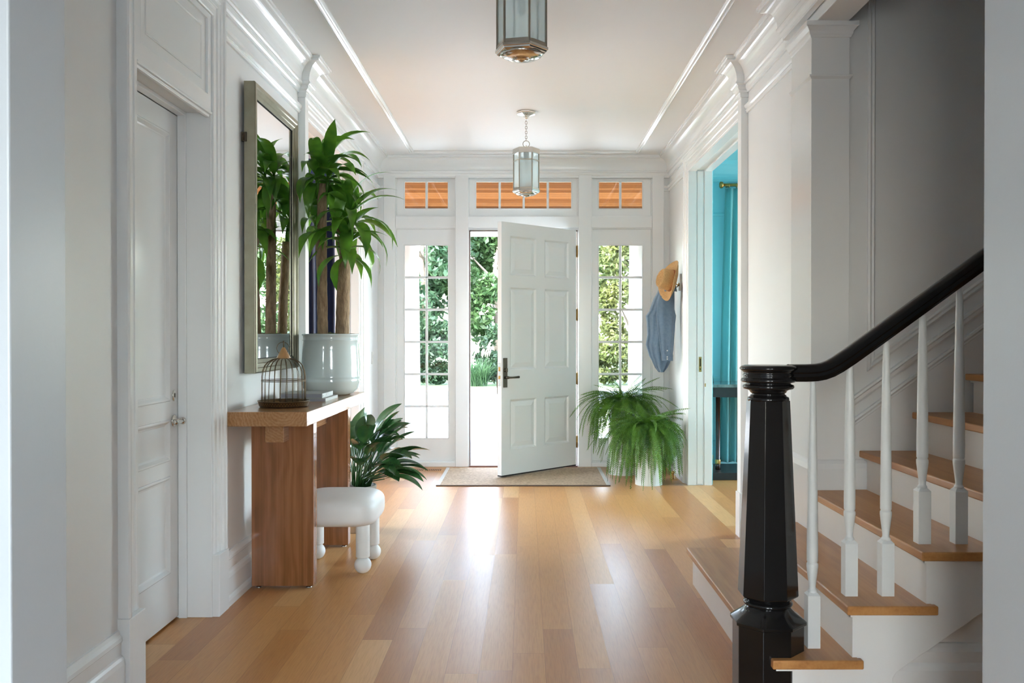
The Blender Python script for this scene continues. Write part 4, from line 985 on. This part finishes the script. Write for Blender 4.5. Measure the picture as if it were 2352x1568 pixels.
# ================================================================== LANTERNS
def lantern(cx, cy, rotd, label):
    zt = H; z = lambda q: q
    L = thing('hanging_lantern', label, 'pendant lantern', (cx, cy, zt), group='nickel hexagonal lanterns along the ceiling', kind=None)
    rt = R(rotd)
    hx = lambda r, z_: [(cx + r * math.cos(rt + R(60) * i), cy + r * math.sin(rt + R(60) * i), z_) for i in range(6)]
    def hexring(mb, prof):
        rows = [hx(r, z_) for r, z_ in prof]; mb.grid(rows, closed_u=True, smooth=False); mb.add(rows[0], [tuple(range(6))]); mb.add(rows[-1], [tuple(range(6))]); return mb
    # canopy plate (octagonal, ribbed rim)
    mb = MB().lathe([(0.083, zt), (0.083, zt - 0.010), (0.078, zt - 0.014), (0.080, zt - 0.020), (0.030, zt - 0.034), (0.018, zt - 0.044), (0.020, zt - 0.050), (0.012, zt - 0.058), (0.0, zt - 0.060)], (cx, cy, 0), 8, rot=rt + R(22.5), smooth=False)
    build('canopy', mb, NICKEL, L, bevel=0.0015)
    # chain
    zz = zt - 0.058; n = 9; ln = (zz - 2.962) / n
    ch = MB()
    for i in range(n):
        zc = zz - ln * (i + 0.5); hlen = ln * 0.62; ww = 0.0085; pts = []
        for t in [2 * math.pi * k / 16 for k in range(16)]:
            u = ww * math.cos(t); v = (hlen - ww) * (1 if math.sin(t) > 0 else -1) * (1 if abs(math.sin(t)) > 0.01 else 0) + ww * math.sin(t)
            pts.append((cx + (u if i % 2 else 0), cy + (0 if i % 2 else u), zc + v))
        ch.tube(pts, 0.0022, 6, closed=True)
    build('chain', ch, DNICK, L)
    build('loop', MB().tube([(cx + 0.027 * math.cos(t), cy, 2.937 + 0.027 * math.sin(t)) for t in [2 * math.pi * k / 32 for k in range(32)]], 0.0030, 8, closed=True), DNICK, L)
    # body
    cp = hexring(MB(), [(0.012, 2.915), (0.040, 2.908), (0.108, 2.897), (0.1125, 2.892), (0.1125, 2.852), (0.104, 2.850)])
    cp.lathe([(0.006, 2.925), (0.010, 2.920), (0.008, 2.914), (0.014, 2.906)], (cx, cy, 0), 16)
    build('roof', cp, NICKEL, L, bevel=0.001)
    fr = MB()
    for p, q in zip(hx(0.104, 2.555), hx(0.104, 2.855)):
        fr.tube([p, q], 0.0055, 6, smooth=False)
    for za, zb, r in ((2.545, 2.572, 0.1065), (2.792, 2.800, 0.1095)):
        o_, i_ = hx(r, 0), hx(r - 0.010, 0)
        rows = [[(x, y, za) for x, y, _ in i_], [(x, y, za) for x, y, _ in o_], [(x, y, zb) for x, y, _ in o_], [(x, y, zb) for x, y, _ in i_], [(x, y, za) for x, y, _ in i_]]
        fr.grid(rows, closed_u=True, smooth=False)
    build('frame', fr, DNICK, L, bevel=0.0008)
    pn = hx(0.100, 2.565); pt = hx(0.100, 2.853)
    for i in range(6):
        j = (i + 1) % 6; build('pane', MB().add([pn[i], pn[j], pt[j], pt[i]], [(0, 1, 2, 3)]), FROST, L, solid=0.003)
    build('lamp_socket', MB().lathe([(0.0, 2.85), (0.022, 2.85), (0.022, 2.79), (0.014, 2.78), (0.016, 2.74), (0.018, 2.71), (0.0, 2.69)], (cx, cy, 0), 16), BINDL, L)
    bt = hexring(MB(), [(0.100, 2.556), (0.1135, 2.554), (0.1135, 2.543), (0.108, 2.541), (0.106, 2.535), (0.099, 2.532), (0.095, 2.528)])
    build('bottom_rim', bt, NICKEL, L, bevel=0.0008)
    build('bottom_dome', MB().lathe([(0.090, 2.530), (0.084, 2.524), (0.070, 2.517), (0.052, 2.513), (0.034, 2.512), (0.032, 2.508), (0.024, 2.505), (0.014, 2.506), (0.010, 2.501), (0.0, 2.499)], (cx, cy, 0), 40), NICKEL, L)
    return L
lantern(-0.013, 3.67, -12, 'near hexagonal frosted glass lantern cut by the top of the picture')
lantern(0.013, 7.25, -3, 'far hexagonal frosted glass lantern hanging on a chain before the transom')

# ================================================================== SMALL HALL THINGS
dm = thing('doormat', 'tan woven sisal doormat under the open front door', 'doormat', (0, 8.45, 0))
x0, x1, ya, yb = -0.80, 0.775, 7.90, 8.98
build('weave', MB().box(x0 + 0.012, x1 - 0.012, ya + 0.012, yb - 0.012, 0, 0.009), SISAL, dm)
mb = MB(); mb.box(x0, x1, ya, ya + 0.016, 0, 0.011)
build('dark_edge_binding', mb, BIND, dm, bevel=0.002)
for xa in (x0, x1 - 0.035): build('side_binding', MB().box(xa, xa + 0.035, ya + 0.016, yb, 0, 0.0102), BINDL, dm, bevel=0.002)
vt = thing('floor_register', 'oak floor register with dark slots left of the doormat', 'floor vent', (-1.0, 8.85, 0))
build('grille', MB().box(-1.20, -0.84, 8.79, 8.91, 0, 0.003), VENTW, vt)
mb = MB()
for i in range(18):
    x = -1.18 + i * 0.0185 + (0.012 if i >= 9 else 0); mb.box(x, x + 0.009, 8.81, 8.89, 0.003, 0.0034)
build('slots', mb, DARK, vt)
ls = thing('light_switch', 'white light switch plate on the left wall near the door', 'light switch', (XL, 8.75, 1.14))
build('plate', MB().box(XL, XL + 0.006, 8.715, 8.79, 1.075, 1.195), PLASTIC, ls, bevel=0.002)
build('rocker', MB().box(XL + 0.006, XL + 0.010, 8.738, 8.768, 1.105, 1.165), PLASTIC, ls, bevel=0.002)
ds_ = thing('doorstop', 'small brass doorstop on the floor behind the front fern', 'doorstop', (1.40, 8.27, 0))
build('plate', MB().box(1.36, 1.44, 8.25, 8.29, 0, 0.006), BRASS, ds_, bevel=0.001)
build('post', MB().lathe([(0.010, 0.006), (0.008, 0.02), (0.008, 0.05), (0.014, 0.056), (0.016, 0.07), (0.012, 0.082), (0, 0.086)], (1.40, 8.27, 0), 18), BRASS, ds_)

# coat hook, hat, shirt
hk = thing('coat_hook', 'brass coat hook on the right wall holding the hat and shirt', 'hook', (XR, 8.45, 1.86))
build('back_plate', MB().box(XR - 0.014, XR, 8.40, 8.50, 1.79, 1.95), PLASTIC, hk, bevel=0.004)
mb = MB().tube([(XR - 0.010, 8.45, 1.85), (XR - 0.03, 8.45, 1.845), (XR - 0.055, 8.45, 1.865), (XR - 0.075, 8.45, 1.90)], [0.006, 0.005, 0.005, 0.007], 10)
mb.tube([(XR - 0.010, 8.45, 1.85), (XR - 0.035, 8.45, 1.825), (XR - 0.06, 8.45, 1.83), (XR - 0.072, 8.45, 1.85)], [0.006, 0.005, 0.005, 0.007], 10)
mb.lathe([(0.0, 0), (0.016, 0), (0.016, 0.006), (0, 0.008)], (XR - 0.014, 8.45, 1.85), 16, fn=lambda x, y, z: (-z, x, y))
build('double_hook', mb, BRASS, hk)

ht = thing('straw_hat', 'tan straw hat with a rust band hanging on the wall hook', 'hat', (1.395, 8.31, 1.875), local=True)
ax = Vector((-0.93, -0.27, 0.24)).normalized(); zx = Vector((0, 0, 1)); sxv = zx.cross(ax).normalized(); syv = ax.cross(sxv)
ht.rotation_euler = Matrix((sxv, syv, ax)).transposed().to_euler()   # local z = crown axis, local y = up the wall
def hatp(r, a, z, ox=0.80, oy=1.0, curl=0.0):
    x, y = r * math.cos(a) * ox, r * math.sin(a) * oy
    return (x, y, z + curl * (math.cos(a) ** 2))
rows = []; A48 = [2 * math.pi * j / 56 for j in range(56)]
for r, z, cu in ((0.196, 0.004, 0.055), (0.192, 0.007, 0.053), (0.165, -0.004, 0.034), (0.135, -0.008, 0.014), (0.108, -0.004, 0.002), (0.100, 0.004, 0)):
    rows.append([hatp(r, a, z, 0.86, 1.0, cu) for a in A48])
hb_rows = list(rows)
brim = build('brim', MB().grid(rows, closed_u=True), STRAW, ht, local=True, solid=0.004)
rows = []
for r, z in ((0.103, 0.002), (0.101, 0.035), (0.097, 0.078), (0.093, 0.112), (0.089, 0.126), (0.081, 0.133), (0.070, 0.126), (0.054, 0.106), (0.030, 0.096), (0.001, 0.094)):
    rows.append([hatp(r, a, z - (0.010 * (math.sin(a) > 0.3) if z > 0.06 else 0) * math.sin(a), 0.86, 1.0) for a in A48])
build('crown', MB().grid(rows, closed_u=True), STRAW, ht, local=True)
rows = [[hatp(r, a, z, 0.86, 1.0) for a in A48] for r, z in ((0.1045, 0.004), (0.1055, 0.006), (0.1040, 0.026), (0.1028, 0.028))]
build('band', MB().grid(rows, closed_u=True), HBAND, ht, local=True)

sh = thing('denim_shirt', 'faded blue denim shirt hanging from the wall hook under the hat', 'shirt', (1.32, 8.47, 1.40))
def cloth(levels, yc, depth, seed, folds, name, mat=DENIM, n=72, amp=0.012):
    """closed cloth tube: levels (z, x0, x1)"""
    rnd = random.Random(seed); ph = [rnd.uniform(0, 6.28) for _ in range(4)]
    rows = []
    Z = []
    for (za, a0, a1), (zb, b0, b1) in zip(levels, levels[1:]):
        m = max(2, int(abs(za - zb) / 0.018))
        for i in range(m): t = i / m; tt = t * t * (3 - 2 * t) * 0.4 + t * 0.6; Z.append((za + (zb - za) * t, a0 + (b0 - a0) * tt, a1 + (b1 - a1) * tt))
    Z.append(levels[-1])
    for z, a0, a1 in Z:
        row = []; xc, hw_ = (a0 + a1) / 2, (a1 - a0) / 2
        fl = min(1, (levels[0][0] - z) / 0.25)
        for j in range(n):
            a = 2 * math.pi * j / n
            dp = depth * (0.5 + 0.5 * min(1, hw_ / 0.1))
            f_ = amp * fl * (math.sin(folds * a + ph[0] + 2.2 * z) + 0.6 * math.sin((folds * 2 + 1) * a + ph[1] - 4 * z) + 0.35 * math.sin(17 * z + ph[2] + 3 * a))
            row.append((xc + hw_ * sq(a, 0.8) + 0.25 * f_ * math.cos(a), yc + (dp + f_) * sn(a, 0.8), z))
        rows.append(row)
    mb = MB().grid(rows, closed_u=True); mb.add(rows[0], [tuple(range(n))])
    return build(name, mb, mat, sh)
cloth([(1.865, 1.34, 1.44), (1.80, 1.295, 1.448), (1.70, 1.248, 1.452), (1.60, 1.215, 1.450), (1.55, 1.178, 1.466), (1.47, 1.185, 1.456), (1.37, 1.190, 1.446), (1.27, 1.178, 1.438), (1.17, 1.205, 1.425), (1.10, 1.24, 1.405), (1.05, 1.262, 1.380), (1.005, 1.30, 1.345)], 8.50, 0.075, 4, 5, 'body', amp=0.014)
cloth([(1.735, 1.285, 1.405), (1.66, 1.268, 1.428), (1.55, 1.262, 1.445), (1.42, 1.275, 1.440), (1.30, 1.292, 1.432), (1.22, 1.302, 1.425), (1.17, 1.312, 1.418)], 8.415, 0.045, 9, 3, 'sleeve', amp=0.008)
cf = cloth([(1.178, 1.312, 1.420), (1.165, 1.310, 1.422), (1.125, 1.312, 1.421), (1.118, 1.313, 1.420)], 8.412, 0.047, 9, 3, 'cuff', amp=0.002)
mb = MB().box(1.352, 1.366, 8.359, 8.364, 1.12, 1.26)
build('placket', mb, DENIM, sh, bevel=0.001)
for z in (1.135, 1.155, 1.215):
    build('snap_button', MB().lathe([(0, 0), (0.006, 0), (0.0065, 0.0015), (0.004, 0.003), (0, 0.0035)], (1.359, 8.359, z), 14, fn=lambda x, y, z_: (x, -z_, y)), PEARL, sh)
mb = MB()
rows = []
for t in range(13):
    a = math.pi * t / 12; rows.append([(1.395 + 0.055 * math.cos(a) * k, 8.43 - 0.055 * math.sin(a) * k2, 1.80 + zz) for k, k2, zz in ((1.0, 1.0, 0.045), (1.08, 1.15, 0.02), (1.2, 1.3, -0.02))])
build('collar', mb.grid(rows), DENIM, sh, solid=0.004)

# ================================================================== SIDE ROOMS
def cyan_room():
    mb = MB(); mb.box(XR + 0.202, XR + 0.215, 8.0, 9.15, 0, 3.18); mb.box(XR + 0.202, XR + 0.215, 4.7, 5.96, 0, 3.18); mb.box(XR + 0.202, XR + 0.215, 5.96, 8.0, 2.87, 3.18)
    wall_grid(mb, (XR + 0.2, 6), (0, H), [(2.55, 4.4, 0.95, 2.75)], FY, 9.15, 9.30)
    wall_grid(mb, (4.62, 9.15), (0, H), [(6.85, 9.05, 0.75, 2.75)], FX, 5.6, 5.75); mb.box(1.7, 5.7, 4.62, 4.70, 0, H); mb.box(XR + 0.2, 5.7, 4.62, 9.2, 3.16, 3.195)  # unseen east opening added for the dining room fill lamp
    struct('wall_dining_room', mb, CYAN, 'glossy cyan walls of the room through the right opening', 'wall')
    mb = MB().sweep([(1.72, 9.15), (5.5, 9.15)], [(0, 2.95), (0.02, 2.955), (0.03, 2.98), (0.03, 3.0), (0.05, 3.03), (0.09, 3.10), (0.12, 3.12), (0.13, 3.16), (0, 3.165)], XY)
    mb.sweep([(1.72, 9.15), (5.5, 9.15)], [(0, 2.60), (0.012, 2.605), (0.016, 2.62), (0.008, 2.635), (0, 2.64)], XY)
    mb.sweep([(1.72, 9.15), (5.5, 9.15)], [(0, 0.84), (0.014, 0.845), (0.03, 0.865), (0.034, 0.88), (0.024, 0.895), (0.03, 0.91), (0.03, 0.925), (0, 0.93)], XY)
    for za, zb in ((0.26, 0.72),):
        mb.sweep([(1.86, za), (2.40, za), (2.40, zb), (1.86, zb)], [(0, 9.15), (0, 9.14), (-0.012, 9.132), (-0.024, 9.14), (-0.024, 9.15)], lambda u, z, d: (u, d, z), closed=True)
    mb.sweep([(1.72, 9.15), (5.5, 9.15)], [(0, 0.2), (0.012, 0.195), (0.02, 0.17), (0.02, 0), (0, 0)], XY)
    struct('trim_15', mb, CYAN, 'cyan cornice, chair rail and panel mouldings in the cyan room', 'moulding')
cyan_room()
def folds_curtain(name, x0, x1, y, z0, z1, nf, mat, parent, amp=0.035, flare=0.0):
    rows = []; n = nf * 10
    for i in range(25):
        t = i / 24; z = z1 + (z0 - z1) * t; a_ = amp * (0.45 + 0.55 * min(1, t * 3)); row = []
        for j in range(n + 1):
            u = j / n; x = x0 - flare * t * (1 - u) + (x1 - x0) * u
            row.append((x, y + a_ * math.sin(2 * math.pi * nf * u + 0.5 * math.sin(3 * t + u * 5)) + 0.4 * a_ * math.sin(2 * math.pi * nf * 0.5 * u + 1.3), z))
        rows.append(row)
    return build(name, MB().grid(rows), mat, parent, solid=0.003)
cu = thing('curtain', 'turquoise floor-length curtain on a brass rod in the cyan room', 'curtain', (2.3, 9.03, 0))
folds_curtain('panel', 2.06, 2.62, 9.03, 0.03, 2.87, 7, TURQ, cu, flare=0.06)
rows = []
for i in range(9):
    t = i / 8; rows.append([(1.99 + 0.6 * u, 9.0 - 0.16 * t + 0.015 * math.sin(u * 30 + i), 0.045 - 0.03 * t + 0.022 * abs(math.sin(u * 19 + i * 0.8))) for u in [j / 40 for j in range(41)]])
build('puddled_hem', MB().grid(rows), TURQ, cu, solid=0.003)
cr = thing('curtain_rod', 'brass curtain rod above the turquoise curtain', 'curtain rod', (2.3, 9.03, 2.91))
build('rod', MB().tube([(2.04, 9.03, 2.905), (4.9, 9.03, 2.905)], 0.016, 14), BRASS, cr)
build('finial', MB().lathe([(0, 0), (0.022, 0), (0.034, 0.008), (0.034, 0.03), (0.022, 0.038), (0, 0.04)], (2.04, 9.03, 2.905), 20, fn=lambda x, y, z: (-z, x, y)), BRASS, cr)
build('bracket', MB().box(2.09, 2.11, 9.03, 9.15, 2.895, 2.915), BRASS, cr)
for i in range(7):
    x = 2.10 + i * 0.078
    build('curtain_ring', MB().tube([(x, 9.03 + 0.024 * math.cos(t), 2.898 + 0.024 * math.sin(t)) for t in [2 * math.pi * k / 20 for k in range(20)]], 0.003, 6, closed=True), BRASS, cr)
ct = thing('side_table', 'dark console with a green-black marble top in the cyan room', 'side table', (2.4, 8.6, 0))
build('marble_top', MB().box(1.765, 3.2, 8.26, 8.92, 0.868, 0.898), MARB, ct, bevel=0.003)
build('apron', MB().box(1.785, 3.18, 8.29, 8.89, 0.775, 0.868), EBON, ct, bevel=0.003)
build('plinth', MB().box(1.74, 3.22, 8.235, 8.83, 0.0, 0.07), EBON, ct, bevel=0.004)
for x, y in ((1.862, 8.45), (3.1, 8.45), (1.862, 8.78), (3.1, 8.78)):
    if y < 8.8 or x > 3:
        lg = build('leg', MB().lathe([(0.0, 0.07), (0.024, 0.07), (0.024, 0.12), (0.021, 0.125), (0.021, 0.775), (0, 0.775)], (x, y, 0), 20), DWOOD, ct)
        build('brass_collar', MB().lathe([(0.022, 0.118), (0.027, 0.121), (0.025, 0.131), (0.028, 0.143), (0.025, 0.154), (0.027, 0.163), (0.022, 0.166)], (x, y, 0), 20, caps=False), BRASS, lg)
pf_ = thing('leaning_picture', 'framed picture leaning edge-on on the marble-topped console', 'picture', (1.80, 8.55, 0.9))
mb = MB().add([(1.800, 8.40, 0.899), (1.800, 8.80, 0.899), (1.775, 8.80, 1.14), (1.775, 8.40, 1.14), (1.812, 8.40, 0.90), (1.812, 8.80, 0.90), (1.787, 8.80, 1.14), (1.787, 8.40, 1.14)], [(0, 1, 2, 3), (7, 6, 5, 4), (0, 4, 5, 1), (1, 5, 6, 2), (2, 6, 7, 3), (3, 7, 4, 0)])
build('frame', mb, EBON, pf_)
def navy_room():
    mb = MB(); mb.box(XL - 0.215, XL - 0.202, 8.0, 9.15, 0, 3.18); mb.box(XL - 0.215, XL - 0.202, 4.4, 5.96, 0, 3.18); mb.box(XL - 0.215, XL - 0.202, 5.96, 8.0, 2.87, 3.18)
    wall_grid(mb, (-6, XL - 0.2), (0, H), [(-4.4, -2.7, 0.95, 2.75)], FY, 9.15, 9.30)
    wall_grid(mb, (4.4, 9.15), (0, H), [(6.0, 8.4, 0.75, 2.75)], FX, -5.75, -5.6); mb.box(-5.7, -1.73, 4.32, 4.42, 0, H)  # unseen west opening added for the library fill lamp
    struct('wall_library', mb, NAVY, 'dark navy walls of the room through the left opening', 'wall')
    mb = MB(); mb.box(-2.2, -1.72, 3.2, 4.32, 0, 0.01); mb.box(-2.4, -2.3, 3.2, 4.32, 0, H); mb.box(-2.4, -1.72, 3.1, 3.2, 0, H)
    struct('wall_closet', mb, WALL, 'plain inside of the closet behind the closed door', 'wall')
navy_room()
nc = thing('curtain', 'dark navy curtain seen behind the dracaena through the left opening', 'curtain', (-2.2, 9.0, 0))
folds_curtain('panel', -2.75, -1.80, 9.0, 0.02, 2.87, 9, NAVC, nc, amp=0.03)

# ================================================================== OUTSIDE
G = -0.15
struct('ground_porch', MB().box(-5, 5, 9.30, 12.35, -0.17, -0.03), STONE, 'pale bluestone porch floor outside the door', 'porch floor')
struct('ceiling_porch', MB().box(-5, 5, 9.30, 11.95, 3.05, 3.09), CEDAR, 'orange cedar board porch ceiling seen through the transoms', 'porch ceiling')
mb = MB(); mb.box(-5.2, 5.2, 11.74, 12.10, 2.72, 3.35); mb.box(-5.3, 5.3, 9.30, 12.3, 3.35, 3.5); mb.box(-5.2, -5, 9.3, 12.1, 2.72, 3.35); mb.box(5, 5.2, 9.3, 12.1, 2.72, 3.35)
struct('trim_16', mb, PORCHW, 'white porch beam and roof edge outside', 'beam')
for x, lab in ((-1.585, 'left white round porch column seen through the left sidelite'), (1.57, 'right white round porch column seen through the right sidelite')):
    t = thing('porch_column', lab, 'column', (x, 11.92, -0.03), group='white porch columns')
    build('shaft', MB().lathe([(0.165, -0.02), (0.165, 0.8), (0.155, 1.8), (0.145, 2.66)], (x, 11.92, 0), 40), PORCHW, t)
    build('base', MB().lathe([(0.20, -0.03), (0.20, 0.03), (0.185, 0.05), (0.175, 0.07), (0.165, 0.08)], (x, 11.92, 0), 40), PORCHW, t)
    build('capital', MB().lathe([(0.150, 2.60), (0.165, 2.63), (0.185, 2.66), (0.195, 2.68), (0.195, 2.72)], (x, 11.92, 0), 40), PORCHW, t)
struct('ground_driveway', MB().box(-40, 40, 12.3, 20.4, G - 0.2, G), GRAVEL, 'bright pale driveway beyond the porch', 'driveway')
struct('ground_road', MB().box(-40, 40, 20.4, 23.9, G - 0.2, G - 0.005), ASPH, 'grey strip of driveway before the lawn', 'driveway')
struct('trim_17', MB().box(-40, 40, 23.9, 24.12, G - 0.2, G + 0.07), KERB, 'granite kerb edging the lawn', 'kerb')
lw = tag(build('lawn', MB().box(-60, 60, 24.12, 70, G - 0.2, G + 0.05), GRASS), 'green lawn strip beyond the driveway', 'lawn', kind='structure')

def leaf_cloud(mb, c, rad, n, size, rnd, lump=0.35):
    lobes = []
    for i in range(26):
        a = rnd.uniform(0, 6.283); u = rnd.uniform(-1, 1); q = math.sqrt(1 - u * u)
        lobes.append((Vector((c[0] + rad[0] * 0.72 * q * math.cos(a), c[1] + rad[1] * 0.72 * q * math.sin(a), c[2] + rad[2] * 0.78 * u)), rnd.uniform(0.22, 0.42)))
    for i in range(n):
        lc, lr = lobes[rnd.randrange(len(lobes))]
        d = Vector((rnd.gauss(0, 1), rnd.gauss(0, 1), rnd.gauss(0, 1))).normalized() * (rnd.random() ** 0.4)
        p = lc + Vector((d.x * rad[0] * lr, d.y * rad[1] * lr, d.z * rad[2] * lr * 0.75))
        s = size * rnd.uniform(0.6, 1.3)
        nrm = Vector((rnd.gauss(0, 1), rnd.gauss(0, 1), rnd.gauss(0.9, 1))).normalized()
        t1 = nrm.orthogonal().normalized(); t1.rotate(Matrix.Rotation(rnd.uniform(0, 6.28), 3, nrm)); t2 = nrm.cross(t1)
        mb.add([p - t1 * s, p - t2 * s * 0.45 + t1 * s * 0.1, p + t1 * s, p + t2 * s * 0.45 + t1 * s * 0.1], [(0, 1, 2, 3)])
def tree(x, y, h, rx, ry, mat, label, n, seed, z0=0.7, size=0.16, name='tree', trunk=True, group='trees beyond the driveway'):
    n = int(n * 1.7); size *= 0.72
    rnd = random.Random(seed)
    t = thing(name, label, 'tree' if name == 'tree' else 'shrub', (x, y, G), group=group)
    mb = MB(); leaf_cloud(mb, (x, y, (h + z0) / 2), (rx, ry, (h - z0) / 2), n, size, rnd)
    build('crown', mb, mat, t, recalc=False)
    if trunk:
        mb = MB().tube([(x, y, G), (x + 0.1, y, h * 0.3), (x - 0.1, y, h * 0.55), (x + 0.05, y, h * 0.8)], [0.16, 0.13, 0.09, 0.04], 10)
        for k in range(5):
            a = rnd.uniform(0, 6.28); zz = h * rnd.uniform(0.25, 0.6); mb.tube([(x, y, zz), (x + math.cos(a) * rx * 0.5, y + math.sin(a) * ry * 0.5, zz + h * 0.16)], [0.06, 0.02], 6)
        build('trunk', mb, TBARK, t)
    return t
tree(-3.1, 27.2, 6.6, 1.7, 1.3, TREEA, 'cool green leafy tree seen through the left sidelite', 7000, 1, 0.4)
tree(-0.9, 27.8, 5.2, 1.6, 1.3, TREEB, 'fresh green leafy tree seen in the gap of the open door', 7500, 2, 0.5)
tree(1.4, 27.5, 5.6, 1.6, 1.2, TREEB, 'fresh green tree hidden mostly behind the open door', 5000, 3, 0.5)
tree(3.3, 26.6, 5.2, 1.5, 1.2, TREEC, 'sunlit yellow-green tree seen through the right sidelite', 8000, 4, 0.0, 0.13)
tree(6.0, 27.4, 6.4, 1.9, 1.3, TREEB, 'bright green tree reflected in the hall mirror', 5000, 5, 0.3)
tree(9.5, 28.0, 7.0, 2.2, 1.5, TREEA, 'tall cool green tree farthest right outside', 4500, 6, 0.3, 0.2)
tree(-6.4, 28.0, 6.8, 2.1, 1.4, TREEA, 'tall cool green tree farthest left outside', 4500, 7, 0.3, 0.2)
for i, (x, y, h, rx, m, lab) in enumerate(((-4.2, 25.6, 1.7, 1.1, SHRUB, 'dark low shrub at the left edge of the lawn'), (-2.6, 25.9, 1.9, 1.0, SHRUB, 'dark low shrub behind the left sidelite'), (-0.6, 26.2, 1.8, 0.9, SHRUB, 'dark shrub behind the plumed grass clump'), (2.6, 25.7, 1.4, 0.9, TREEC, 'yellow-green low shrub outside the right sidelite'), (4.6, 25.9, 1.6, 1.2, SHRUB, 'dark low shrub at the right edge of the lawn'))):
    tree(x, y, h, rx, 0.6, m, lab, 2600, 20 + i, -0.1, 0.11, 'shrub', False, 'low shrubs along the lawn')
gr = thing('ornamental_grass', 'plumed ornamental grass clump on the lawn seen in the door gap', 'grass clump', (-1.35, 25.3, G))
rnd = random.Random(77); mb = MB(); mp_ = MB()
for i in range(420):
    a = rnd.uniform(0, 6.28); b = (-1.35 + rnd.uniform(-.25, .25), 25.3 + rnd.uniform(-.15, .15), G)
    leaf(mb, b, a, R(rnd.uniform(62, 86)), rnd.uniform(0.7, 1.15), 0.010, rnd.uniform(0.6, 1.5), 0.1, 5)
for i in range(26):
    a = rnd.uniform(0, 6.28); x = -1.35 + rnd.uniform(-.4, .4); y = 25.3 + rnd.uniform(-.2, .2); z = rnd.uniform(0.85, 1.15)
    mp_.tube([(x, y, z - 0.18), (x + 0.02, y, z - 0.06), (x + 0.05, y, z + 0.04)], [0.006, 0.028, 0.004], 6)
build('blades', mb, TREEA, gr); build('plumes', mp_, PLUME, gr)
